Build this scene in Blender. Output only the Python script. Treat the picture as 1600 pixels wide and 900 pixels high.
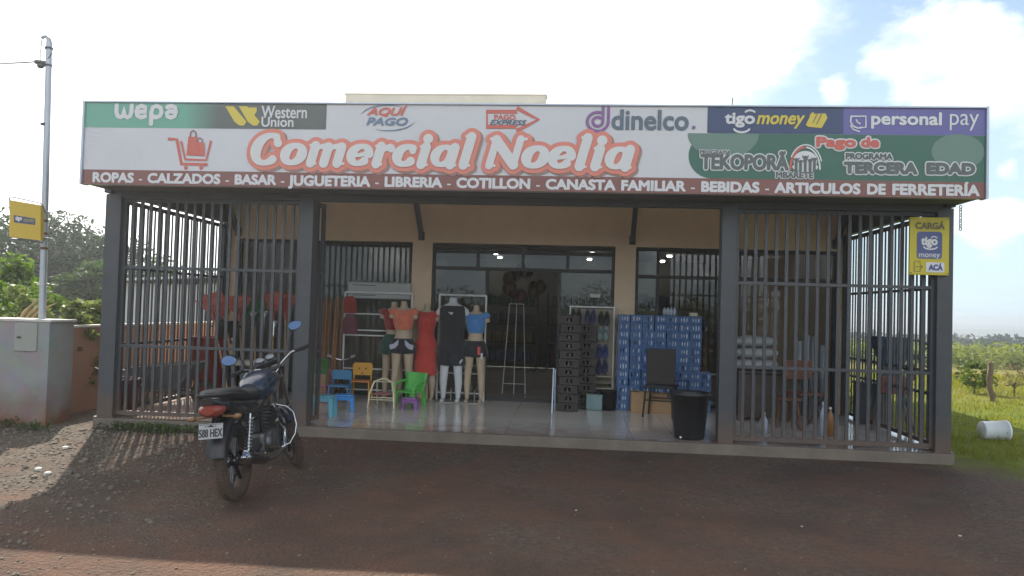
import bpy, bmesh, math, random
from mathutils import Vector, Matrix, noise as mnoise
R = math.radians
rnd = random.Random(7)
scene = bpy.context.scene
COL = scene.collection
for o in list(bpy.data.objects):
    bpy.data.objects.remove(o)

# ------------------------------------------------------------------ camera
FPX = 1180.0
CAMP = Vector((0.7708, -8.8242, 1.4597))
YAW, PITCH, ROLL = -0.08195, 0.02861, 0.02904
def cam_axes():
    r = Vector((math.cos(YAW), -math.sin(YAW), 0)); f0 = Vector((math.sin(YAW), math.cos(YAW), 0)); u = Vector((0, 0, 1))
    f = f0 * math.cos(PITCH) + u * math.sin(PITCH); up = u * math.cos(PITCH) - f0 * math.sin(PITCH)
    c, s = math.cos(ROLL), math.sin(ROLL)
    return r * c + up * s, up * c - r * s, f
CR, CU, CF = cam_axes()
def pray(u, w): return CF + CR * ((u - 800) / FPX) - CU * ((w - 450) / FPX)
def at(u, w, Y):
    d = pray(u, w); return CAMP + d * ((Y - CAMP.y) / d.y)
def atz(u, w, Z):
    d = pray(u, w); return CAMP + d * ((Z - CAMP.z) / d.z)
camd = bpy.data.cameras.new('camera'); cam = bpy.data.objects.new('camera', camd); COL.objects.link(cam)
camd.sensor_width = 36; camd.lens = FPX / 1600 * 36; camd.clip_start = .05; camd.clip_end = 5000
cam.matrix_world = Matrix(((CR.x, CU.x, -CF.x, CAMP.x), (CR.y, CU.y, -CF.y, CAMP.y), (CR.z, CU.z, -CF.z, CAMP.z), (0, 0, 0, 1)))
scene.camera = cam

# ------------------------------------------------------------------ sky, sun, exposure
SUN = Vector((-.53, 1.0, 1.0)).normalized()
SUN_EL = math.asin(SUN.z); SUN_AZ = math.atan2(SUN.x, SUN.y)
scene.view_settings.view_transform = 'Standard'; scene.view_settings.look = 'None'
scene.view_settings.exposure = 2.08; scene.view_settings.gamma = 1.0
sl = bpy.data.lights.new('sun', 'SUN'); sun = bpy.data.objects.new('sun', sl); COL.objects.link(sun)
sl.energy = 2.0; sl.angle = R(.55); sl.color = (1, .94, .84)
sun.rotation_euler = SUN.to_track_quat('Z', 'Y').to_euler(); sun.location = (-6, 12, 14)
world = bpy.data.worlds.new('World'); scene.world = world; world.use_nodes = True
def build_world():
    nt = world.node_tree; N = nt.nodes; L = nt.links; N.clear()
    def nd(t, **k):
        n = N.new(t)
        for a, b in k.items(): setattr(n, a, b)
        return n
    def mathn(op, a, b=None, c=None, clamp=False):
        n = nd('ShaderNodeMath', operation=op, use_clamp=clamp)
        for i, v in enumerate((a, b, c)):
            if v is None: continue
            if isinstance(v, (int, float)): n.inputs[i].default_value = v
            else: L.new(v, n.inputs[i])
        return n.outputs[0]
    out = nd('ShaderNodeOutputWorld'); bg = nd('ShaderNodeBackground')
    sky = nd('ShaderNodeTexSky', sky_type='NISHITA', sun_disc=False, sun_elevation=SUN_EL, sun_rotation=SUN_AZ,
             altitude=150, air_density=1.0, dust_density=.6, ozone_density=1.3)
    tc = nd('ShaderNodeTexCoord')
    d = tc.outputs['Generated']
    nz1 = nd('ShaderNodeTexNoise'); nz1.inputs['Scale'].default_value = 5.5; nz1.inputs['Detail'].default_value = 9; nz1.inputs['Roughness'].default_value = .6
    mp = nd('ShaderNodeMapping'); mp.inputs['Scale'].default_value = (1, 1, 1.9); L.new(d, mp.inputs[0]); L.new(mp.outputs[0], nz1.inputs['Vector'])
    fn = nz1.outputs['Fac']
    # cumulus banks, those behind the camera unseen and added for fill: (direction, angular radius, weight)
    banks = [((.405, .862, .300), .105, 1.0), ((.47, .84, .24), .10, 1.0), ((.375, .90, .215), .055, .8), ((.30, .917, .268), .035, .75),
             ((.247, .920, .304), .026, .62), ((.19, .90, .385), .06, .85), ((.47, .86, .175), .045, .7), ((.165, .925, .338), .04, .6),
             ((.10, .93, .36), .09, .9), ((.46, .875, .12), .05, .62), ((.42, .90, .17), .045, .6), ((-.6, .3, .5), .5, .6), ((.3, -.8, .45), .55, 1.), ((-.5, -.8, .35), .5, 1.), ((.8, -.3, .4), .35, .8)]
    acc = None
    for v, rad, wt in banks:
        vv = Vector(v).normalized()
        dist = nd('ShaderNodeVectorMath', operation='DISTANCE'); L.new(d, dist.inputs[0]); dist.inputs[1].default_value = vv
        q = mathn('DIVIDE', dist.outputs['Value'], rad)
        q = mathn('SUBTRACT', 1.45, q); q = mathn('MULTIPLY', q, wt, clamp=False); q = mathn('MAXIMUM', q, 0.0); q = mathn('MINIMUM', q, 1.0)
        acc = q if acc is None else mathn('MAXIMUM', acc, q)
    dens = mathn('ADD', mathn('MULTIPLY', fn, 1.9), mathn('MULTIPLY_ADD', acc, .75, -1.42))
    dens = mathn('MULTIPLY', dens, 2.1, clamp=True)
    # thin veil of bright haze cloud round the sun side
    dot = nd('ShaderNodeVectorMath', operation='DOT_PRODUCT'); L.new(d, dot.inputs[0]); dot.inputs[1].default_value = SUN
    veil = nd('ShaderNodeMapRange'); veil.interpolation_type = 'SMOOTHSTEP'
    veil.inputs['From Min'].default_value = .70; veil.inputs['From Max'].default_value = .83
    veil.inputs['To Min'].default_value = 0.; veil.inputs['To Max'].default_value = .9
    vv = mathn('ADD', dot.outputs['Value'], mathn('MULTIPLY_ADD', fn, .25, -.12)); L.new(vv, veil.inputs['Value'])
    nz2 = nd('ShaderNodeTexNoise'); nz2.inputs['Scale'].default_value = 9; nz2.inputs['Detail'].default_value = 5
    L.new(mp.outputs[0], nz2.inputs['Vector'])
    ccol = nd('ShaderNodeMix', data_type='RGBA'); ccol.inputs['A'].default_value = (6.6, 7.0, 7.6, 1); ccol.inputs['B'].default_value = (11.0, 10.8, 10.5, 1)
    cr = nd('ShaderNodeMapRange'); cr.inputs['From Min'].default_value = .40; cr.inputs['From Max'].default_value = .56; L.new(nz2.outputs['Fac'], cr.inputs['Value']); L.new(cr.outputs[0], ccol.inputs['Factor'])
    sz = nd('ShaderNodeSeparateXYZ'); L.new(d, sz.inputs[0])
    hz = nd('ShaderNodeMapRange'); hz.interpolation_type = 'SMOOTHSTEP'; hz.inputs['From Min'].default_value = -.02; hz.inputs['From Max'].default_value = .62; hz.inputs['To Min'].default_value = .92; hz.inputs['To Max'].default_value = .0; L.new(sz.outputs[2], hz.inputs['Value'])
    ss = nd('ShaderNodeVectorMath', operation='SCALE'); L.new(sky.outputs[0], ss.inputs[0]); ss.inputs['Scale'].default_value = .80
    m0 = nd('ShaderNodeMix', data_type='RGBA'); L.new(ss.outputs[0], m0.inputs['A']); m0.inputs['B'].default_value = (3.9, 5.0, 5.7, 1); L.new(hz.outputs[0], m0.inputs['Factor'])
    # unseen clouds behind the camera boosted as added fill for the shaded front
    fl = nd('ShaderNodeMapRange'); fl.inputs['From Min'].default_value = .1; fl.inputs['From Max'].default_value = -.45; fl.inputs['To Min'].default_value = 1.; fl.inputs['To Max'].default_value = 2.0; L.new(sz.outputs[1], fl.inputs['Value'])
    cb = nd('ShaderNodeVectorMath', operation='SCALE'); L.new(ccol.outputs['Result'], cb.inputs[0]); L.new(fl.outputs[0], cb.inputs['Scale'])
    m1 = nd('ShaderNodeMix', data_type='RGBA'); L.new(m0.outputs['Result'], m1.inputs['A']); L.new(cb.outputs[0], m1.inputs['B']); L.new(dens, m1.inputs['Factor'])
    m2 = nd('ShaderNodeMix', data_type='RGBA'); L.new(m1.outputs['Result'], m2.inputs['A']); m2.inputs['B'].default_value = (12.5, 12.3, 12.0, 1); L.new(veil.outputs[0], m2.inputs['Factor'])
    L.new(m2.outputs['Result'], bg.inputs['Color']); bg.inputs['Strength'].default_value = 0.047
    L.new(bg.outputs[0], out.inputs['Surface'])
build_world()

# ------------------------------------------------------------------ materials
MATS = {}
def mat(name, col, rough=.6, metal=0., var=.12, scale=8., bump=0., bscale=60., spec=.5, coat=0., sheen=0.):
    """Procedural principled material: base colour broken up by two noises, optional bump."""
    if name in MATS: return MATS[name]
    m = bpy.data.materials.new(name); m.use_nodes = True; nt = m.node_tree; N = nt.nodes; L = nt.links
    b = N['Principled BSDF']
    b.inputs['Roughness'].default_value = rough; b.inputs['Metallic'].default_value = metal; b.inputs['Specular IOR Level'].default_value = spec
    b.inputs['Coat Weight'].default_value = coat; b.inputs['Coat Roughness'].default_value = .1
    b.inputs['Sheen Weight'].default_value = sheen
    tc = N.new('ShaderNodeTexCoord')
    n1 = N.new('ShaderNodeTexNoise'); n1.inputs['Scale'].default_value = scale; n1.inputs['Detail'].default_value = 6; n1.inputs['Roughness'].default_value = .65
    L.new(tc.outputs['Object'], n1.inputs['Vector'])
    mr = N.new('ShaderNodeMapRange'); mr.inputs['From Min'].default_value = .25; mr.inputs['From Max'].default_value = .75
    mr.inputs['To Min'].default_value = 1 - var; mr.inputs['To Max'].default_value = 1 + var; L.new(n1.outputs['Fac'], mr.inputs['Value'])
    mx = N.new('ShaderNodeMix'); mx.data_type = 'RGBA'; mx.blend_type = 'MULTIPLY'; mx.inputs['Factor'].default_value = 1
    mx.inputs['A'].default_value = (*col, 1); L.new(mr.outputs[0], mx.inputs['B']); L.new(mx.outputs['Result'], b.inputs['Base Color'])
    rr = N.new('ShaderNodeMapRange'); rr.inputs['To Min'].default_value = max(.02, rough - .1); rr.inputs['To Max'].default_value = min(1, rough + .1)
    L.new(n1.outputs['Fac'], rr.inputs['Value']); L.new(rr.outputs[0], b.inputs['Roughness'])
    if bump:
        n2 = N.new('ShaderNodeTexNoise'); n2.inputs['Scale'].default_value = bscale; n2.inputs['Detail'].default_value = 4; L.new(tc.outputs['Object'], n2.inputs['Vector'])
        bp = N.new('ShaderNodeBump'); bp.inputs['Strength'].default_value = bump; bp.inputs['Distance'].default_value = .01
        L.new(n2.outputs['Fac'], bp.inputs['Height']); L.new(bp.outputs[0], b.inputs['Normal'])
    MATS[name] = m; return m

def glass_mat(name, tint, refl=1.0):
    if name in MATS: return MATS[name]
    m = bpy.data.materials.new(name); m.use_nodes = True; nt = m.node_tree; N = nt.nodes; L = nt.links; N.clear()
    o = N.new('ShaderNodeOutputMaterial'); t = N.new('ShaderNodeBsdfTransparent'); t.inputs['Color'].default_value = (*tint, 1)
    g = N.new('ShaderNodeBsdfGlossy'); g.inputs['Roughness'].default_value = .01; g.inputs['Color'].default_value = (refl,) * 3 + (1,)
    f = N.new('ShaderNodeFresnel'); f.inputs['IOR'].default_value = 1.6
    n = N.new('ShaderNodeTexNoise'); n.inputs['Scale'].default_value = 1.3; tc = N.new('ShaderNodeTexCoord'); L.new(tc.outputs['Object'], n.inputs['Vector'])
    bp = N.new('ShaderNodeBump'); bp.inputs['Strength'].default_value = .05; bp.inputs['Distance'].default_value = .02; L.new(n.outputs['Fac'], bp.inputs['Height']); L.new(bp.outputs[0], g.inputs['Normal'])
    x = N.new('ShaderNodeMixShader'); L.new(f.outputs[0], x.inputs[0]); L.new(t.outputs[0], x.inputs[1]); L.new(g.outputs[0], x.inputs[2]); L.new(x.outputs[0], o.inputs['Surface'])
    MATS[name] = m; return m

def emit_mat(name, col, s):
    if name in MATS: return MATS[name]
    m = bpy.data.materials.new(name); m.use_nodes = True; nt = m.node_tree; nt.nodes.clear()
    o = nt.nodes.new('ShaderNodeOutputMaterial'); e = nt.nodes.new('ShaderNodeEmission'); e.inputs[0].default_value = (*col, 1); e.inputs[1].default_value = s
    nt.links.new(e.outputs[0], o.inputs['Surface']); MATS[name] = m; return m

def leaf_mat(name, c1, c2, trans=.35, scale=.6):
    if name in MATS: return MATS[name]
    m = bpy.data.materials.new(name); m.use_nodes = True; nt = m.node_tree; N = nt.nodes; L = nt.links; N.clear()
    o = N.new('ShaderNodeOutputMaterial'); d = N.new('ShaderNodeBsdfPrincipled'); d.inputs['Roughness'].default_value = .55; d.inputs['Specular IOR Level'].default_value = .3
    t = N.new('ShaderNodeBsdfTranslucent'); x = N.new('ShaderNodeMixShader'); x.inputs[0].default_value = trans
    tc = N.new('ShaderNodeTexCoord'); n = N.new('ShaderNodeTexNoise'); n.inputs['Scale'].default_value = scale; n.inputs['Detail'].default_value = 8; n.inputs['Roughness'].default_value = .7
    L.new(tc.outputs['Object'], n.inputs['Vector'])
    r = N.new('ShaderNodeMapRange'); r.inputs['From Min'].default_value = .3; r.inputs['From Max'].default_value = .7; L.new(n.outputs['Fac'], r.inputs['Value'])
    mx = N.new('ShaderNodeMix'); mx.data_type = 'RGBA'; mx.inputs['A'].default_value = (*c1, 1); mx.inputs['B'].default_value = (*c2, 1); L.new(r.outputs[0], mx.inputs['Factor'])
    hs = N.new('ShaderNodeHueSaturation'); hs.inputs['Value'].default_value = 1.6; hs.inputs['Saturation'].default_value = 1.15; L.new(mx.outputs['Result'], hs.inputs['Color'])
    L.new(mx.outputs['Result'], d.inputs['Base Color']); L.new(hs.outputs[0], t.inputs['Color'])
    L.new(d.outputs[0], x.inputs[1]); L.new(t.outputs[0], x.inputs[2]); L.new(x.outputs[0], o.inputs['Surface'])
    MATS[name] = m; return m

# ------------------------------------------------------------------ mesh building
class MB:
    def __init__(s): s.v = []; s.f = []; s.sm = []
    def add(s, vs, fs, smooth=False):
        b = len(s.v); s.v += [Vector(p) for p in vs]
        s.f += [tuple(b + i for i in f) for f in fs]; s.sm += [smooth] * len(fs); return s
    def box(s, c, d, bev=0., rot=None):
        hx, hy, hz = d[0] / 2, d[1] / 2, d[2] / 2; c = Vector(c)
        if bev <= 0:
            vs = [Vector((x, y, z)) for x in (-hx, hx) for y in (-hy, hy) for z in (-hz, hz)]
            fs = [(0, 1, 3, 2), (4, 6, 7, 5), (0, 4, 5, 1), (2, 3, 7, 6), (0, 2, 6, 4), (1, 5, 7, 3)]
        else:
            bm = bmesh.new(); bmesh.ops.create_cube(bm, size=1)
            for v in bm.verts: v.co = Vector((v.co.x * d[0], v.co.y * d[1], v.co.z * d[2]))
            bmesh.ops.bevel(bm, geom=list(bm.edges), offset=min(bev, .45 * min(d)), segments=2, affect='EDGES', profile=.6)
            bm.verts.index_update(); vs = [v.co.copy() for v in bm.verts]; fs = [[v.index for v in f.verts] for f in bm.faces]; bm.free()
        if rot is not None: vs = [rot @ v for v in vs]
        return s.add([v + c for v in vs], fs)
    def tube(s, pts, r, n=8, cap=True, smooth=True):
        pts = [Vector(p) for p in pts]; k = len(pts)
        rs = r if isinstance(r, (list, tuple)) else [r] * k
        t = [(pts[min(i + 1, k - 1)] - pts[max(i - 1, 0)]).normalized() for i in range(k)]
        a = Vector((0, 0, 1)) if abs(t[0].z) < .9 else Vector((1, 0, 0))
        u = t[0].cross(a).normalized(); vs = []
        for i in range(k):
            u = (u - t[i] * u.dot(t[i])).normalized(); w = t[i].cross(u)
            for j in range(n):
                q = 2 * math.pi * j / n; vs.append(pts[i] + (u * math.cos(q) + w * math.sin(q)) * rs[i])
        fs = [(i * n + j, i * n + (j + 1) % n, (i + 1) * n + (j + 1) % n, (i + 1) * n + j) for i in range(k - 1) for j in range(n)]
        s.add(vs, fs, smooth)
        if cap: s.add(vs[:n], [tuple(range(n))[::-1]]); s.add(vs[-n:], [tuple(range(n))])
        return s
    def lathe(s, prof, c=(0, 0, 0), n=24, rot=None, smooth=True, sx=1., sy=1.):
        c = Vector(c); vs = []
        for (r, z) in prof:
            for j in range(n):
                q = 2 * math.pi * j / n; p = Vector((r * math.cos(q) * sx, r * math.sin(q) * sy, z)); vs.append((rot @ p if rot is not None else p) + c)
        k = len(prof)
        return s.add(vs, [(i * n + j, i * n + (j + 1) % n, (i + 1) * n + (j + 1) % n, (i + 1) * n + j) for i in range(k - 1) for j in range(n)], smooth)
    def ring(s, c, R_, r, axis='x', n=40, m=10, rot=None, sq=1.):
        c = Vector(c); vs = []
        for i in range(n):
            a = 2 * math.pi * i / n
            for j in range(m):
                b = 2 * math.pi * j / m; rr = R_ + r * math.cos(b); h = r * sq * math.sin(b)
                p = Vector((h, rr * math.cos(a), rr * math.sin(a))) if axis == 'x' else (Vector((rr * math.cos(a), rr * math.sin(a), h)) if axis == 'z' else Vector((rr * math.cos(a), h, rr * math.sin(a))))
                vs.append((rot @ p if rot is not None else p) + c)
        return s.add(vs, [(i * m + j, ((i + 1) % n) * m + j, ((i + 1) % n) * m + (j + 1) % m, i * m + (j + 1) % m) for i in range(n) for j in range(m)], True)
    def prism(s, poly, a, b, plane='xz'):
        """polygon extruded: plane xz -> along y from a to b; yz -> along x; xy -> along z"""
        def P(p, t): return (p[0], t, p[1]) if plane == 'xz' else ((t, p[0], p[1]) if plane == 'yz' else (p[0], p[1], t))
        n = len(poly); vs = [P(p, a) for p in poly] + [P(p, b) for p in poly]
        return s.add(vs, [tuple(range(n)), tuple(range(2 * n - 1, n - 1, -1))] + [(i, i + n, (i + 1) % n + n, (i + 1) % n) for i in range(n)])
    def loft(s, rings, cap=True, smooth=True):
        n = len(rings[0]); vs = [p for r in rings for p in r]
        s.add(vs, [(i * n + j, i * n + (j + 1) % n, (i + 1) * n + (j + 1) % n, (i + 1) * n + j) for i in range(len(rings) - 1) for j in range(n)], smooth)
        if cap: s.add(rings[0], [tuple(range(n))[::-1]], smooth); s.add(rings[-1], [tuple(range(n))], smooth)
        return s
    def ell(s, c, r, n=14, m=8, rot=None):
        c = Vector(c); rings = []
        for i in range(m + 1):
            a = -math.pi / 2 + math.pi * i / m; rr = max(.02, math.cos(a))
            ring = [Vector((r[0] * rr * math.cos(2 * math.pi * j / n), r[1] * rr * math.sin(2 * math.pi * j / n), r[2] * math.sin(a))) for j in range(n)]
            rings.append([(rot @ p if rot is not None else p) + c for p in ring])
        return s.loft(rings)
    def xf(s, M): s.v = [M @ v for v in s.v]; return s
    def mesh(s, name, origin=(0, 0, 0), fixn=True):
        o = Vector(origin); me = bpy.data.meshes.new(name)
        me.from_pydata([tuple(v - o) for v in s.v], [], s.f)
        me.polygons.foreach_set('use_smooth', s.sm); me.update()
        if fixn:
            bm = bmesh.new(); bm.from_mesh(me); bmesh.ops.recalc_face_normals(bm, faces=bm.faces); bm.to_mesh(me); bm.free()
        return me
    def build(s, name, m, parent=None, origin=(0, 0, 0), fixn=True, label=None):
        me = s.mesh(name, origin, fixn)
        if m is not None: me.materials.append(m)
        ob = bpy.data.objects.new(name, me); COL.objects.link(ob)
        if parent is not None: ob.parent = parent
        else: ob.location = origin
        if label: ob['label'] = label
        return ob

def tag(o, label=None, cat=None, group=None, kind=None):
    if label: o['label'] = label
    if cat: o['category'] = cat
    if group: o['group'] = group
    if kind: o['kind'] = kind
    return o
def thing(name, label, cat, loc=(0, 0, 0), rz=0., group=None, rot=None):
    o = bpy.data.objects.new(name, None); COL.objects.link(o); o.empty_display_size = .2
    o.location = loc; o.rotation_euler = rot if rot is not None else (0, 0, rz)
    return tag(o, label, cat, group)
def struct(mb, name, m, label=None, kind='structure', fixn=True, cat=None, origin=(0, 0, 0)):
    o = mb.build(name, m, None, origin, fixn); o['kind'] = kind
    o['label'] = label or name.replace('_', ' '); o['category'] = cat or name.replace('_', ' ')
    return o
KIDS = {}
def dup(root, loc, rz=None, label=None, group=None, scale=None, rot=None):
    def cp(o, parent):
        c = o.copy(); COL.objects.link(c)
        if parent is not None: c.parent = parent
        for ch in list(o.children): cp(ch, c)
        return c
    r = cp(root, None); r.location = loc
    if rz is not None: r.rotation_euler = (0, 0, rz)
    if rot is not None: r.rotation_euler = rot
    if label: r['label'] = label
    if group: r['group'] = group
    if scale: r.scale = scale
    return r

def text_polys(s, shear=0., bold=0., space=1.):
    cu = bpy.data.curves.new('txt', 'FONT'); cu.body = s; cu.shear = shear; cu.offset = bold; cu.space_character = space; cu.resolution_u = 4
    ob = bpy.data.objects.new('txt', cu); COL.objects.link(ob)
    dg = bpy.context.evaluated_depsgraph_get(); dg.update()
    me = bpy.data.meshes.new_from_object(ob.evaluated_get(dg))
    vs = [(v.co.x, v.co.y) for v in me.vertices]; fs = [tuple(p.vertices) for p in me.polygons]
    bpy.data.objects.remove(ob); bpy.data.curves.remove(cu); bpy.data.meshes.remove(me)
    return vs, fs
def text_fit(mb, s, x0, x1, z0, z1, y, shear=0., bold=0., space=1., grow=0.):
    """lay text in the box x0..x1, z0..z1 on the plane y (faces -y); bold / grow (metres) fatten every stroke"""
    vs, fs = text_polys(s, shear, 0., space)
    ax, bx = min(v[0] for v in vs), max(v[0] for v in vs); ay, by = min(v[1] for v in vs), max(v[1] for v in vs)
    x0 += bold; x1 -= bold; z0 += bold; z1 -= bold
    kx = (x1 - x0) / (bx - ax); kz = (z1 - z0) / (by - ay); g = bold + grow; k = 0
    offs = [(0, 0)] if g <= 0 else [(g * math.cos(R(30 * i)), g * math.sin(R(30 * i))) for i in range(12)] + ([(.5 * g * math.cos(R(60 * i)), .5 * g * math.sin(R(60 * i))) for i in range(6)] if g > .012 else []) + [(0, 0)]
    for dx, dz in offs:
        mb.add([(x0 + dx + (v[0] - ax) * kx, y - k * 6e-5, z0 + dz + (v[1] - ay) * kz) for v in vs], fs); k += 1
    return mb
def ribbon(mb, pts, hw, y, closed=False, caps=True):
    """flat stroke on the plane y: pts (x,z), half widths"""
    n = len(pts); hw = hw if isinstance(hw, (list, tuple)) else [hw] * n
    P = [Vector(p) for p in pts]; vs = []
    for i in range(n):
        if closed: t = P[(i + 1) % n] - P[i - 1]
        else: t = P[min(i + 1, n - 1)] - P[max(i - 1, 0)]
        t = t.normalized() if t.length > 1e-9 else Vector((1, 0)); nn = Vector((-t.y, t.x))
        a = P[i] + nn * hw[i]; b = P[i] - nn * hw[i]; yy = y - i * 5e-5; vs += [(a.x, yy, a.y), (b.x, yy, b.y)]
    m = n if closed else n - 1
    mb.add(vs, [(2 * i, 2 * i + 1, (2 * i + 3) % (2 * n), (2 * i + 2) % (2 * n)) for i in range(m)])
    if caps and not closed:
        for i in sorted({0, n - 1}):
            k = 22; mb.add([(P[i].x + hw[i] * math.cos(2 * math.pi * j / k), y - i * 5e-5 - .0002, P[i].y + hw[i] * math.sin(2 * math.pi * j / k)) for j in range(k)], [tuple(range(k))])
    return mb
def flat(mb, poly, y): return mb.add([(p[0], y, p[1]) for p in poly], [tuple(range(len(poly)))])
def disc(mb, c, rx, rz, y, n=24): return flat(mb, [(c[0] + rx * math.cos(2 * math.pi * j / n), c[1] + rz * math.sin(2 * math.pi * j / n)) for j in range(n)], y)
def arc(cx, cz, rx, rz, a0, a1, n=16): return [(cx + rx * math.cos(R(a0 + (a1 - a0) * i / (n - 1))), cz + rz * math.sin(R(a0 + (a1 - a0) * i / (n - 1)))) for i in range(n)]

# ================================================================== STRUCTURE
M_WALL = mat('wall_paint', (.78, .61, .44), .85, var=.07, scale=2.5, bump=.25, bscale=140)
M_PAR = mat('parapet_paint', (.52, .48, .40), .85, var=.12, scale=3, bump=.25, bscale=120)
M_STEEL = mat('grey_steel', (.052, .057, .064), .5, .0, var=.18, scale=5, bump=.06, bscale=40)
def rusty(m):
    nt = m.node_tree; N = nt.nodes; L = nt.links; b = N['Principled BSDF']; src = b.inputs['Base Color'].links[0].from_socket
    g = N.new('ShaderNodeNewGeometry'); n = N.new('ShaderNodeTexNoise'); n.inputs['Scale'].default_value = 6.5; n.inputs['Detail'].default_value = 9; n.inputs['Roughness'].default_value = .72; L.new(g.outputs['Position'], n.inputs['Vector'])
    r = N.new('ShaderNodeMapRange'); r.inputs['From Min'].default_value = .60; r.inputs['From Max'].default_value = .70; r.inputs['To Max'].default_value = .8; L.new(n.outputs['Fac'], r.inputs['Value'])
    x = N.new('ShaderNodeMix'); x.data_type = 'RGBA'; L.new(src, x.inputs['A']); x.inputs['B'].default_value = (.10, .055, .035, 1); L.new(r.outputs[0], x.inputs['Factor'])
    sp_ = N.new('ShaderNodeSeparateXYZ'); L.new(g.outputs['Position'], sp_.inputs[0]); a = N.new('ShaderNodeMath'); a.operation = 'MULTIPLY_ADD'; L.new(n.outputs['Fac'], a.inputs[0]); a.inputs[1].default_value = -.7; L.new(sp_.outputs[2], a.inputs[2])
    d = N.new('ShaderNodeMapRange'); d.inputs['From Min'].default_value = .05; d.inputs['From Max'].default_value = -.35; d.inputs['To Max'].default_value = .7; L.new(a.outputs[0], d.inputs['Value'])
    y = N.new('ShaderNodeMix'); y.data_type = 'RGBA'; L.new(x.outputs['Result'], y.inputs['A']); y.inputs['B'].default_value = (.14, .085, .055, 1); L.new(d.outputs[0], y.inputs['Factor']); L.new(y.outputs['Result'], b.inputs['Base Color'])
rusty(M_STEEL)
M_ALU = mat('dark_aluminium', (.035, .035, .035), .45, .3, var=.1)
M_WHITE = mat('white_paint', (.72, .73, .73), .4, var=.05)
M_BLACK = mat('black_plastic', (.018, .018, .02), .4, var=.15, bump=.05)
M_CHROME = mat('chrome', (.75, .76, .78), .15, 1., var=.05)
M_RUBBER = rubber = mat('rubber', (.022, .021, .02), .85, var=.25, scale=20, bump=.2, bscale=90)
rusty(M_RUBBER)
M_WOOD = mat('pale_wood', (.42, .27, .14), .7, var=.25, scale=12)
M_RED = mat('red_plastic', (.42, .03, .025), .4, var=.12)
M_CONC = mat('concrete', (.165, .138, .11), .9, var=.28, scale=2.2, bump=.5, bscale=45)
GZ = -.12

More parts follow.
